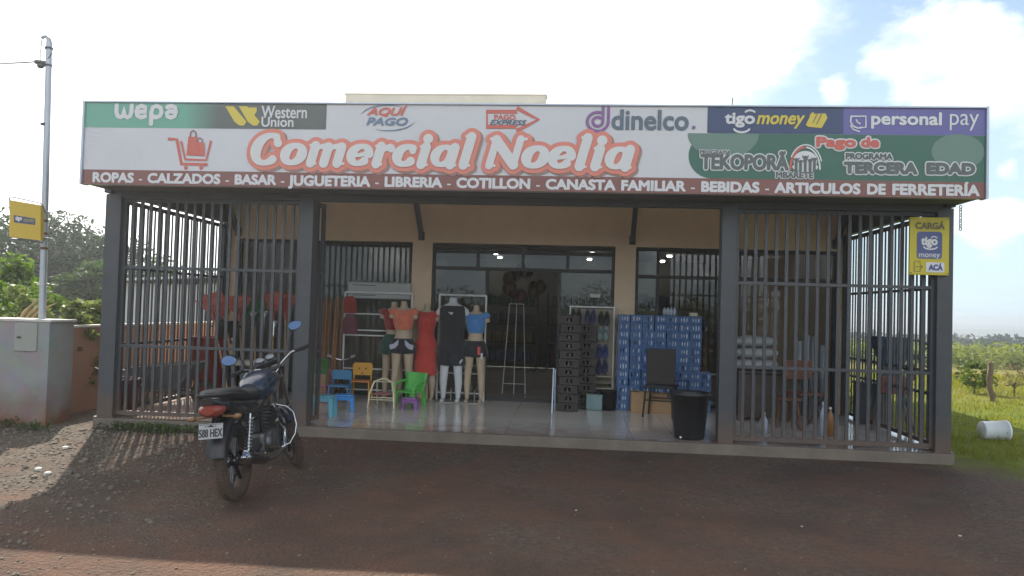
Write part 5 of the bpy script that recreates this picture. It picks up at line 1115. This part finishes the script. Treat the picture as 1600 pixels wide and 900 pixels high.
# ================================================================== SIGNS, POLE, WALLS
YB = mat('sign_yellow', (.52, .36, .02), .45, var=.05)
def post_sign():
    a, b = at(1421, 429, -.05), at(1484, 340, -.05); cx, cz = (a.x + b.x) / 2, (a.z + b.z) / 2; w, h = b.x - a.x, b.z - a.z; Y = -.05
    t = thing('payment_sign', 'yellow upright payment sign with a navy badge fixed to the right corner post', 'sign', (cx, Y, cz))
    o = (cx, Y, cz); YS = mat('sign_yellow_matte', (.50, .42, .03), .5, var=.04); NV = mat('badge_navy', (.06, .08, .22), .4); BR = mat('ink_olive', (.13, .12, .05), .5)
    q = MB(); q.box((cx, Y + .02, cz), (w, .03, h), .004); q.build('panel', YS, t, o)
    y = Y + .003
    def P(u, v): return (cx + (u - .5) * w, cz + (.5 - v) * h)
    def badge(x0, x1, z0, z1, r, yy, m, nm):
        pl = [*arc(x1 - r, z1 - r, r, r, 0, 90, 6), *arc(x0 + r, z1 - r, r, r, 90, 180, 6), *arc(x0 + r, z0 + r, r, r, 180, 270, 6), *arc(x1 - r, z0 + r, r, r, 270, 360, 6)]
        q = MB(); flat(q, pl, yy); q.build(nm, m, t, o, fixn=False)
    def tx(s, l, tp, r, bt, m, **k): p0, p1 = P(l, bt), P(r, tp); q = MB(); text_fit(q, s, p0[0], p1[0], p0[1], p1[1], y - .004, **k); q.build('lettering', m, t, o, fixn=False)
    tx('CARGÁ', .13, .06, .88, .21, BR, bold=.005)
    a, b = P(.18, .70), P(.82, .25); badge(a[0], b[0], a[1], b[1], .035, y - .001, NV, 'badge')
    a, b = P(.18, .72), P(.82, .62); badge(a[0], b[0], a[1], b[1], .03, y - .002, mat('badge_slate', (.10, .12, .22), .4), 'badge_band')
    tx('tigo', .28, .34, .70, .53, W_, bold=.006); c = P(.52, .50); q = MB(); ribbon(q, arc(c[0], c[1], .075, .035, 200, 340, 10), .008, y - .005); c = P(.61, .38); ribbon(q, arc(c[0], c[1], .035, .03, 30, 150, 8), .006, y - .0055); q.build('emblem', W_, t, o, fixn=False)
    tx('money', .24, .63, .76, .72, SILVER)
    a, b = P(.42, .95), P(.88, .78); badge(a[0], b[0], a[1], b[1], .012, y - .001, mat('badge_white', (.6, .6, .64), .5), 'badge'); tx('ACÁ', .48, .79, .84, .92, NV, bold=.005)
    q = MB(); ribbon(q, [P(.27, .82), P(.27, .77), P(.12, .77), P(.12, .94), P(.27, .94), P(.27, .90)], .004, y - .001); ribbon(q, [P(.16, .86), P(.33, .86)], .004, y - .0016); ribbon(q, [P(.28, .83), P(.33, .86), P(.28, .89)], .004, y - .002); q.build('emblem', BR, t, o, fixn=False)
    for u in (.04, .96):
        for v in (.03, .97): c = P(u, v); q = MB(); q.lathe([(0, 0), (.006, 0), (.006, .006)], (c[0], Y - .0, c[1]), 8, Matrix.Rotation(R(90), 3, 'X')); q.build('screw', M_STEEL, t, o)
post_sign()

PY = .16
def pole():
    b = at(66, 500, PY); tp = at(77, 66, PY); t = thing('utility_pole', 'slim grey galvanised service pole with a bent top rising from the concrete meter wall', 'pole', (b.x, PY, 1.10)); o = (b.x, PY, 1.10)
    GALV = mat('galvanised', (.36, .39, .42), .4, .5, var=.12, scale=9)
    q = MB(); q.tube([(b.x, PY, 1.10), (tp.x, PY, tp.z)], [.042, .036], 16); q.build('shaft', GALV, t, o)
    q = MB(); q.tube([(tp.x, PY, tp.z - .05), (tp.x - .005, PY, tp.z + .03), (tp.x - .04, PY, tp.z + .075), (tp.x - .085, PY, tp.z + .07), (tp.x - .10, PY, tp.z + .05)], [.036, .03, .022, .02, .026], 12); q.build('weatherhead', GALV, t, o)
    q = MB(); q.tube([(tp.x - .10, PY, tp.z + .05), (tp.x - .11, PY, tp.z - .1), (tp.x - .10, PY, tp.z - .25)], .006, 6); q.build('drop_wire', M_BLACK, t, o)
    for dz in (-.08, -.3, -1.05 - .0): q = MB(); q.lathe([(.044, -.012), (.05, -.012), (.05, .012), (.044, .012)], (tp.x + .008 * dz, PY, tp.z + dz), 16); q.build('clamp_band', M_STEEL, t, o)
    for w in (345, 365, 388): c = at(68, w, PY); q = MB(); q.lathe([(.046, -.015), (.053, -.015), (.053, .015), (.046, .015)], (c.x + .004, PY, c.z), 16); q.build('clamp_band', mat('rust', (.16, .08, .05), .8), t, o)
    q = MB(); q.tube([(tp.x - .03, PY, tp.z - .27), (tp.x - .17, PY, tp.z - .25)], .03, 8); q.ell((tp.x - .10, PY, tp.z - .30), (.05, .03, .04), 10, 6); q.tube([(tp.x - .03, PY - .02, tp.z - .26), (tp.x + .05, PY - .04, tp.z - .19), (tp.x + .07, PY - .04, tp.z - .15)], .006, 6); q.build('cable_clamp', M_STEEL, t, o)
    q = MB(); c0 = Vector((tp.x - .17, PY, tp.z - .25)); c1 = at(-140, 66, PY - 1.5)
    q.tube([c0.lerp(c1, k / 14) + Vector((0, 0, -.10 * math.sin(math.pi * k / 14))) for k in range(15)], .010, 6); tag(q.build('overhead_cable', mat('cable_dark', (.06, .06, .06), .6), None, c0), 'dark overhead cable running left from the pole top', 'cable')
    return b, tp
pole()
def hanging_sign():
    y = .02; c = [at(u, w, y) for u, w in ((18, 313), (66, 321), (66, 376), (17, 370))]; o = Vector((c[0] + c[2]) / 2); o.y = y
    t = thing('hanging_sign', 'yellow flag sign with a small navy plate hung on the grey pole', 'sign', o)
    q = MB(); q.prism([(p.x, p.z) for p in c], y - .03, y + .03); q.build('sign_box', YB, t, o)
    e = [at(u, w, y) for u, w in ((24.5, 336.5), (58, 342), (58, 352), (25, 348))]; q = MB(); flat(q, [(p.x, p.z) for p in e[::-1]], y - .033); q.build('navy_plate', mat('plate_navy', (.05, .055, .13), .5), t, o, fixn=False)
    a, b = at(27, 346.5, y), at(38, 338.5, y); q = MB(); text_fit(q, 'tigo', a.x, b.x, a.z, b.z, y - .036, bold=.003); q.build('lettering', W_, t, o, fixn=False)
    a, b = at(40, 350, y), at(57, 343, y); q = MB(); text_fit(q, 'money', a.x, b.x, a.z, b.z, y - .036); q.build('lettering', pm('dim_yellow', (.4, .36, .1)), t, o, fixn=False)
    f = [at(u, w, y) for u, w in ((15.5, 330), (15, 309), (18, 307.5), (62, 317), (67, 321), (70, 330))]; q = MB(); q.tube(f, .007, 8); q.build('top_bracket', M_STEEL, t, o)
    f = [at(u, w, y) for u, w in ((17, 373), (66, 379), (70, 372))]; q = MB(); q.tube(f, .007, 8); q.build('bottom_bracket', M_STEEL, t, o)
    for w in (331, 372): a = at(70, w, y); q = MB(); q.tube([a, (a.x + .03, PY - .03, a.z)], .008, 8); q.build('mount', M_STEEL, t, o)
hanging_sign()
def meter_wall():
    x1 = at(78, 503, -.1).x; zt = 1.145; t = thing('meter_wall', 'pale stained concrete meter wall with a small grey box below the pole', 'wall', (-6.3, 0, GZ))
    m = bpy.data.materials.new('stained_render'); m.use_nodes = True; nt = m.node_tree; N = nt.nodes; L = nt.links; b = N['Principled BSDF']; b.inputs['Roughness'].default_value = .9
    tc = N.new('ShaderNodeTexCoord'); sx = N.new('ShaderNodeSeparateXYZ'); L.new(tc.outputs['Object'], sx.inputs[0]); n = N.new('ShaderNodeTexNoise'); n.inputs['Scale'].default_value = 2.6; n.inputs['Detail'].default_value = 8; L.new(tc.outputs['Object'], n.inputs['Vector'])
    a = N.new('ShaderNodeMath'); a.operation = 'MULTIPLY_ADD'; L.new(n.outputs['Fac'], a.inputs[0]); a.inputs[1].default_value = .7; L.new(sx.outputs[2], a.inputs[2])
    mr = N.new('ShaderNodeMapRange'); mr.inputs['From Min'].default_value = .42; mr.inputs['From Max'].default_value = .85; L.new(a.outputs[0], mr.inputs['Value'])
    mx = N.new('ShaderNodeMix'); mx.data_type = 'RGBA'; mx.inputs['A'].default_value = (.24, .125, .075, 1); mx.inputs['B'].default_value = (.33, .33, .32, 1); L.new(mr.outputs[0], mx.inputs['Factor'])
    n3 = N.new('ShaderNodeTexNoise'); n3.inputs['Scale'].default_value = 4.5; n3.inputs['Detail'].default_value = 7; L.new(tc.outputs['Object'], n3.inputs['Vector']); m3 = N.new('ShaderNodeMix'); m3.data_type = 'RGBA'; m3.blend_type = 'MULTIPLY'; m3.inputs['Factor'].default_value = .5; L.new(mx.outputs['Result'], m3.inputs['A']); L.new(n3.outputs['Color'], m3.inputs['B']); L.new(m3.outputs['Result'], b.inputs['Base Color'])
    bp = N.new('ShaderNodeBump'); bp.inputs['Strength'].default_value = .4; bp.inputs['Distance'].default_value = .01; L.new(n3.outputs['Fac'], bp.inputs['Height']); L.new(bp.outputs[0], b.inputs['Normal'])
    o = (-6.3, 0, GZ)
    q = MB(); q.box(((x1 - 7.4) / 2, .13, (zt + GZ - .1) / 2), (x1 + 7.4, .46, zt - GZ + .1), .012); q.build('wall_body', m, t, o)
    q = MB(); q.box(((x1 - 7.4) / 2, .13, zt + .012), (x1 + 7.45, .49, .03), .006); q.build('coping', mat('coping_pale', (.50, .48, .44), .9, var=.15), t, o)
    a, c = at(23, 548, -.1), at(60, 505, -.1); q = MB(); q.box(((a.x + c.x) / 2, -.105, (a.z + c.z) / 2), (c.x - a.x, .03, c.z - a.z), .006); bx = q.build('meter_box', mat('meter_grey', (.27, .28, .25), .6, var=.1), t, o)
    a = at(25, 527, -.13); q = MB(); q.box((a.x + .03, -.123, a.z), (.05, .012, .025), .004); q.build('lock', M_BLACK, bx, o)
meter_wall()
def brick_wall():
    t = thing('brick_wall', 'low orange brick wall running back along the left side of the shop', 'wall', (-6.0, 7, GZ)); o = (-6.0, 7, GZ)
    m = bpy.data.materials.new('orange_brick'); m.use_nodes = True; nt = m.node_tree; N = nt.nodes; L = nt.links; b = N['Principled BSDF']; b.inputs['Roughness'].default_value = .9
    tc = N.new('ShaderNodeTexCoord'); mp = N.new('ShaderNodeMapping'); mp.inputs['Rotation'].default_value = (R(90), 0, R(90)); L.new(tc.outputs['Object'], mp.inputs[0])
    br = N.new('ShaderNodeTexBrick'); br.inputs['Scale'].default_value = 1; br.inputs['Brick Width'].default_value = .24; br.inputs['Row Height'].default_value = .09; br.inputs['Mortar Size'].default_value = .006; br.inputs['Color1'].default_value = (.64, .21, .09, 1); br.inputs['Color2'].default_value = (.54, .17, .075, 1); br.inputs['Mortar'].default_value = (.36, .20, .13, 1); L.new(mp.outputs[0], br.inputs['Vector']); L.new(br.outputs['Color'], b.inputs['Base Color'])
    bp = N.new('ShaderNodeBump'); bp.inputs['Strength'].default_value = .5; bp.inputs['Distance'].default_value = .01; bp.invert = True; L.new(br.outputs['Fac'], bp.inputs['Height']); L.new(bp.outputs[0], b.inputs['Normal'])
    q = MB(); q.box((-6.08, 7.6, .40), (.16, 14.4, 1.28)); q.build('wall_body', m, t, o)
    q = MB(); q.box((-6.08, 7.6, 1.055), (.20, 14.5, .03)); q.build('coping', mat('coping_pale', (.50, .48, .44), .9, var=.15), t, o)
brick_wall()
def shed():
    x, y = -11.5, 17.5; t = thing('shed', 'pale grey shed with a low sheet roof seen through the left side bars', 'shed', (x, y, ground_z(x, y)), .1)
    m = mat('shed_wall', (.42, .44, .45), .8, var=.1); h = 2.3
    q = MB(); q.box((0, 0, h / 2), (6.0, 4.0, h)); q.build('wall', m, t)
    q = MB(); q.prism([(-3.3, h + .02), (3.3, h + .45), (3.3, h + .53), (-3.3, h + .10)], -2.4, 2.4); q.build('roof', mat('zinc_sheet', (.5, .52, .54), .4, .5, var=.15), t)
    q = MB(); q.box((.6, -2.01, .95), (1.5, .03, 1.9)); q.build('door', mat('shed_door', (.05, .05, .05), .7), t)
shed()
# chain hanging from the right end of the soffit
def chain():
    a = at(1501, 321, -.30); t = thing('hanging_chain', 'short steel chain hanging from the right end of the sign soffit', 'chain', a)
    n = 9; dz = (a.z - at(1501, 360, -.30).z) / n; lk = MB(); k = 12
    for i in range(n):
        q = MB(); q.ring((0, 0, 0), .5, .16, 'y' , 16, 6); M = Matrix.Translation((0, 0, -dz * (i + .5))) @ Matrix.Rotation(R(90 * (i % 2) + 10), 4, 'Z') @ Matrix.Diagonal((.032, .03, dz * .98, 1)); q.xf(M); q.build('chain_link', M_STEEL, t)
chain()
q = MB(); a = at(1144, 168, -.45); q.tube([(0, 0, 0), (0, 0, .085)], .006, 6); tag(q.build('rod', M_STEEL, None), 'short thin metal rod sticking up from the sign top edge', 'rod').location = (a.x, -.45, ZT + .02)
# white bucket lying on the grass, fence post
def bucket():
    p = atz(1561, 691, GZ - .01); t = thing('plastic_bucket', 'white plastic bucket lying on its side in the shaded grass edge', 'bucket', (p.x, p.y + .14, GZ + .125), .05)
    q = MB(); q.lathe([(0, .0), (.115, .0), (.12, .01), (.138, .30), (.146, .30), (.146, .33), (.135, .33), (.132, .30), (.112, .02), (0, .02)], (-.16, 0, 0), 32, Matrix.Rotation(R(90), 3, 'Y')); q.build('body', mat('bucket_white', (.66, .70, .72), .4, var=.06), t)
    q = MB(); q.tube([(.10, .14, 0), (.16, .10, -.08), (.18, 0, -.115), (.16, -.10, -.08), (.10, -.14, 0)], .004, 6); q.build('handle', M_STEEL, t)
bucket()
def fpost(u, wb, wt, label):
    p = atz(u, wb, -.2); z = ground_z(p.x, p.y); p.z = z; tp = at(u - 1, wt, p.y)
    q = MB(); h = tp.z - z; q.tube([(.03, 0, -.1), (.03, 0, .1 * h), (-.02, 0, .35 * h), (-.03, .01, .6 * h), (.0, 0, .85 * h), (-.01, 0, h), (-.03, 0, h + .03)], [.05, .05, .052, .055, .06, .05, .03], 9)
    for v in q.v: v.x += .008 * math.sin(v.z * 40 + v.y * 60)
    tag(q.build('fence_post', mat('old_wood', (.17, .12, .085), .9, var=.35, scale=16, bump=.6, bscale=50), None), label, 'fence post').location = p
fpost(1548, 633, 568, 'crooked weathered wooden fence post standing alone in the field')

# ================================================================== VEGETATION
def leaves(mb, c, r, n, s, rg, flat_=.7):
    for _ in range(n):
        d = Vector((rg.gauss(0, 1), rg.gauss(0, 1), rg.gauss(0, 1))).normalized(); k = rg.random() ** .45; p = Vector((c[0] + d.x * r[0] * k, c[1] + d.y * r[1] * k, c[2] + d.z * r[2] * k))
        u = Vector((rg.gauss(0, 1), rg.gauss(0, 1), rg.gauss(0, 1) * flat_)).normalized(); v = u.cross(Vector((rg.gauss(0, 1), rg.gauss(0, 1), rg.gauss(0, 1)))).normalized(); a = s * rg.uniform(.6, 1.3)
        mb.add([p - u * a, p - v * a * .45, p + u * a, p + v * a * .45], [(0, 1, 2, 3)])
def tree(label, x, y, h, w, lm, seed, n=5200, ls=.17, trunk_h=.28, low=.12, group=None, cat='tree', nclump=34, bark=None):
    rg = random.Random(seed); z = ground_z(x, y); t = thing('tree' if cat == 'tree' else 'shrub', label, cat, (x, y, z), 0, group)
    bk = bark or mat('bark', (.11, .085, .065), .95, var=.3, bump=.6)
    q = MB(); q.tube([(0, 0, -.1), (.05 * h * .1, 0, h * trunk_h * .6), (.02, .03, h * trunk_h), (.06, 0, h * .6)], [.035 * h, .026 * h, .022 * h, .01 * h], 9); tips = []
    for k in range(7):
        a = 2 * math.pi * k / 7 + rg.uniform(-.3, .3); e = Vector((math.cos(a) * w * .33, math.sin(a) * w * .33, h * rg.uniform(.45, .8))); q.tube([(0, 0, h * trunk_h * rg.uniform(.7, 1.1)), e * .5 + Vector((0, 0, h * .12)), e], [.014 * h, .009 * h, .004 * h], 6)
    q.build('trunk', bk, t); q = MB()
    for k in range(nclump):
        a = rg.uniform(0, 2 * math.pi); f = rg.random() ** .5; zz = rg.uniform(low, 1.); rr = math.sin(math.pi * min(1, (zz - low) / (1 - low) * .80 + .16)) ** .6; c = (math.cos(a) * f * w * .42 * rr, math.sin(a) * f * w * .42 * rr, h * zz * .92)
        s = rg.uniform(.10, .20) * w; leaves(q, c, (s, s, s * .72), n // nclump, ls, rg)
    q.build('crown', lm, t, fixn=False); return t
LD = leaf_mat('leaf_dark', (.014, .030, .012), (.036, .065, .020), .30); LM = leaf_mat('leaf_mid', (.03, .055, .014), (.07, .11, .025), .35); LB_ = leaf_mat('leaf_bright', (.05, .10, .015), (.11, .17, .03), .45, 1.5); LY = leaf_mat('leaf_pale', (.085, .12, .035), (.17, .20, .07), .4, 2.5)
def by(u, D):                                                   # a place D metres out along the column u
    d = pray(u, 480); d.z = 0; d.normalize(); p = CAMP + d * D; return p.x, p.y
GT = 'dense trees beyond the brick wall'
for (u, D, h, w, lm, sd, n, lab) in ((-50, 36, 4.9, 8.0, LD, 1, 12000, 'dark dense tree at the left edge behind the yellow hanging sign'), (75, 38, 5.5, 7.0, LD, 2, 15000, 'tallest dark dense tree rising behind the pole'), (160, 40, 5.0, 6.5, LD, 3, 12000, 'dark dense tree partly hidden by the left corner post'), (235, 44, 4.2, 7.0, LM, 4, 8000, 'dark tree seen through the left grille above the brick wall'), (138, 31, 3.2, 3.0, LM, 5, 5000, 'lighter green tree before the dark trees left of the corner post'), (320, 52, 4.4, 7.5, LM, 6, 6000, 'low tree behind the shed seen through the left bars')):
    x, y = by(u, D); tree(lab, x, y, h, w, lm, sd, n, .115, group=GT, low=.03, nclump=60)
x, y = by(22, 17); tree('bright green leafy bush tree at the left edge over the meter wall', x, y, 2.3, 2.0, LB_, 11, 5000, .065, cat='tree', low=.1)
x, y = by(5, 14.2); tree('small bright shrub just behind the meter wall at the left edge', x, y, 2.0, 1.4, LB_, 12, 2600, .05, cat='shrub', low=.1)
for i, (u, D, h, w, lab) in enumerate(((40, 12.9, 1.80, 1.0, 'pale green shrub behind the meter wall left of the pole'), (104, 12.4, 1.72, .9, 'pale sunlit shrub behind the meter wall right of the pole'), (132, 12.6, 1.70, .9, 'pale sunlit shrub above the brick wall beside the corner post'), (150, 13.2, 1.66, .8, 'pale green shrub touching the left corner post from behind'))):
    x, y = by(u, D); tree(lab, x, y, h, w, LY, 20 + i, 1800, .05, cat='shrub', low=.1, nclump=18)
q = MB(); rg = random.Random(5)
for k in range(3):
    x, y = by(24 + k * 5, 12.4); a = Vector((x, y, .98)); q.tube([a, a + Vector((.14 + .05 * k, 0, .25)), a + Vector((.36 + .06 * k, .05, .50 - .05 * k))], [.015, .03, .005], 5)
tag(q.build('dry_leaf_plant', mat('dry_leaf', (.34, .27, .13), .9, var=.3), None, (by(24, 12.4)[0], by(24, 12.4)[1], .9)), 'dry straw coloured leaves leaning over the meter wall left of the pole', 'plant')
# field on the right: crops, far wood, single shrubs
def stuff(mb, name, m, label, origin=(0, 0, 0)): o = mb.build(name, m, None, origin, fixn=False); tag(o, label, name.replace('_', ' '), None, 'stuff'); return o
rg = random.Random(3); q = MB()
for _ in range(760):
    D = 50 + 110 * rg.random() ** 1.3; u = rg.uniform(1290, 1720); x, y = by(u, D); h = rg.uniform(1.1, 2.0) * (1 - .15 * (D < 55)); z = ground_z(x, y); leaves(q, (x, y, z + h * .5), (h * .6, h * .6, h * .5), 60, .10 + .0012 * D, rg)
stuff(q, 'crop_field', leaf_mat('leaf_crop', (.10, .14, .028), (.20, .21, .06), .4, .15), 'band of pale green bushy crop across the far field')
q = MB()
for _ in range(1500):
    D = rg.uniform(165, 215); u = rg.uniform(1180, 1800) if rg.random() < .8 else rg.uniform(-200, 1200); x, y = by(u, D); h = rg.uniform(3.0, 5.6) * D / 190; z = ground_z(x, y); leaves(q, (x, y, z + h * .55), (h * .6, h * .6, h * .45), 20, .75, rg)
stuff(q, 'far_wood', leaf_mat('leaf_far', (.012, .025, .015), (.022, .04, .022), .15, .05), 'dark bluish wood along the horizon on the right')
def hills():
    q = MB(); n = 60
    for yy, hh, sd in ((900, 7, 1), (1500, 10, 4)):
        xs = [-1400 + i * 3600 / n for i in range(n + 1)]; q.add([(x, yy + dy, (-12 - .0 * yy) + (hh + 5 * mnoise.noise(Vector((x * .004, sd, 0)))) * k - 6 * (1 - k)) for dy, k in ((-120, 0), (-40, .75), (0, 1), (60, .7)) for x in xs], [(j * (n + 1) + i, j * (n + 1) + i + 1, (j + 1) * (n + 1) + i + 1, (j + 1) * (n + 1) + i) for j in range(3) for i in range(n)], True)
    struct(q, 'hills', mat('far_hill', (.07, .10, .075), .95, var=.3, scale=.02), 'low blue green hills on the horizon', fixn=False)
hills()
x, y = by(1524, 20); tree('broad low green bush tree leaning in the middle of the field behind the post', x, y, .72, .85, leaf_mat('leaf_bush', (.07, .11, .025), (.14, .17, .04), .4, 2), 31, 1100, .045, .25, .25, cat='tree')
x, y = by(1586, 20); tree('thin dry bush at the right edge of the field', x, y, .72, .5, leaf_mat('leaf_dry', (.16, .12, .06), (.2, .17, .07), .3, 2), 32, 260, .03, cat='shrub', low=.3, nclump=16)
for i, (u, D, lab) in enumerate(((1497, 25, 'tiny dark green sprig low in the field beside the corner post'), (1505, 24.5, 'small dark green sprig in the field left of the bush tree'), (1537, 23.5, 'small dark sprig at the foot of the bush tree in the field'))):
    x, y = by(u, D); tree(lab, x, y, .28, .22, LM, 40 + i, 120, .03, cat='shrub', low=.2, nclump=6)
def grass():
    q = MB(); rg = random.Random(8)
    def blade(x, y, h, w):
        z = ground_z(x, y) - .005; a = rg.uniform(0, 6.28); dx, dy = math.cos(a) * w, math.sin(a) * w; lx, ly = rg.gauss(0, .35) * h, rg.gauss(0, .35) * h
        q.add([(x - dx, y - dy, z), (x + dx, y + dy, z), (x + lx * .4 + dx * .6, y + ly * .4 + dy * .6, z + h * .6), (x + lx, y + ly, z + h)], [(0, 1, 2, 3)])
    n = 0
    while n < 26000:
        y = -2 + 22 * rg.random() ** 1.4; x = rg.uniform(5.3, 8.5 + .62 * (y + 3))
        edge = x + .55 * y + .8 * mnoise.noise(Vector((x * 1.5, y * 1.5, 2))) - 5.9
        if edge < 0 and rg.random() > .06: continue
        if y > -.1 and x < 5.25: continue
        if mnoise.noise(Vector((x * .9, y * .9, 5))) < -.15 and rg.random() < .7: continue
        blade(x, y, rg.uniform(.03, .10) * (1 + .4 * (y > 8)), .004 + .0006 * max(0, y)); n += 1
    stuff(q, 'grass', leaf_mat('leaf_grass', (.095, .13, .014), (.23, .20, .035), .45, .8), 'short green and straw coloured grass on the right of the shop')
    q = MB()
    for _ in range(60):
        cx = rg.uniform(-5.0, -3.3) if rg.random() < .75 else rg.uniform(-6.6, -5.2); cy = rg.uniform(-.32, -.06) if cx > -5.1 else rg.uniform(-.5, -.15)
        for k in range(14): 
            x, y = cx + rg.gauss(0, .05), cy + rg.gauss(0, .04); h = rg.uniform(.02, .09); z = ground_z(x, y); leaves(q, (x, y, z + h), (.03, .03, .03), 3, .018, rg)
    stuff(q, 'weeds', leaf_mat('leaf_weed', (.03, .05, .015), (.07, .10, .03), .3, 3), 'low green weeds along the slab edge by the left corner')
grass()
# ---- loose stones and scraps on the yard
def stones():
    q = MB(); rg = random.Random(21); base = []
    bm = bmesh.new(); bmesh.ops.create_icosphere(bm, subdivisions=1, radius=1); bv = [v.co.copy() for v in bm.verts]; bf = [tuple(v.index for v in f.verts) for f in bm.faces]; bm.free()
    n = 0
    while n < 4600:
        x = rg.uniform(-6.8, 6.5); y = rg.uniform(-5.6, -.15); d = .05 + .95 * max(0, min(1, (-1.2 - x) / 3.0)) 
        if rg.random() > d * (.6 + .7 * mnoise.noise(Vector((x * .8, y * .8, 1)))): continue
        s = rg.uniform(.004, .012) * (1.6 if x < -2.6 else 1) * (1 if rg.random() < .95 else 2.0); z = ground_z(x, y) + s * .25; M = Matrix.Rotation(rg.uniform(0, 6), 3, 'Z')
        sc = (rg.uniform(.7, 1.3), rg.uniform(.7, 1.3), rg.uniform(.5, .9)); q.add([Vector((x, y, z)) + (M @ Vector((v.x * sc[0], v.y * sc[1], v.z * sc[2]))) * s * rg.uniform(.85, 1.15) for v in bv], bf); n += 1
    stuff(q, 'gravel', mat('gravel_stone', (.17, .14, .105), .9, var=.5, scale=9), 'loose grey and tan gravel scattered over the yard')
    for i, (u, w, s, lab) in enumerate(((75, 741, .028, 'pale round stone on the sunlit gravel at the far left'), (60, 734, .03, 'small whitish stone beside the pale round stone on the left gravel'), (102, 701, .03, 'white flat scrap on the gravel below the brick wall'), (306, 673, .035, 'crumpled white paper scrap by the slab behind the licence plate'), (900, 799, .008, 'tiny white fleck in the shaded middle of the yard'), (1253, 823, .008, 'tiny white fleck in the shaded right half of the yard'), (1500, 838, .010, 'small white fleck at the shaded far right of the yard'), (300, 668, .03, 'smaller white scrap next to the crumpled paper by the slab'))):
        p = atz(u, w, GZ); q = MB(); q.add([Vector((v.x * s * 1.3, v.y * s, v.z * s * .7)) * (1 + .25 * mnoise.noise(v * 2 + Vector((i, 0, 0)))) for v in bv], bf)
        o = q.build('white_scrap' if i != 0 and i != 1 else 'stone', mat('scrap_white', (.62, .61, .57), .8), None); tag(o, lab, 'scrap' if i > 1 else 'stone'); o.location = (p.x, p.y, ground_z(p.x, p.y) + s * .5)
stones()

# trees across the road, behind the camera (they show in the shop windows)
rg = random.Random(77); q = MB()
for _ in range(520):
    x = rg.uniform(-60, 60); y = rg.uniform(-44, -36); h = rg.uniform(2.2, 4.6) * (.8 + .5 * mnoise.noise(Vector((x * .08, 0, 4)))); leaves(q, (x, y, h * .5), (1.6, 1.6, h * .55), 130, .15, rg)
stuff(q, 'roadside_wood', LM, 'row of trees and bushes across the road')
# ---- air: thin haze volume added to stand in for lens glare
hb = MB(); hb.box((0, 800, -7), (4000, 2000, 31)); hz = hb.build('haze', None); tag(hz, 'thin pale haze added over the whole place to stand in for lens glare', 'haze', None, 'stuff')
m = bpy.data.materials.new('haze'); m.use_nodes = True; m.node_tree.nodes.clear(); o_ = m.node_tree.nodes.new('ShaderNodeOutputMaterial'); v_ = m.node_tree.nodes.new('ShaderNodeVolumePrincipled')
v_.inputs['Color'].default_value = (.93, .97, 1, 1); v_.inputs['Density'].default_value = HAZE; v_.inputs['Anisotropy'].default_value = .72
m.node_tree.links.new(v_.outputs[0], o_.inputs['Volume']); hz.data.materials.append(m)
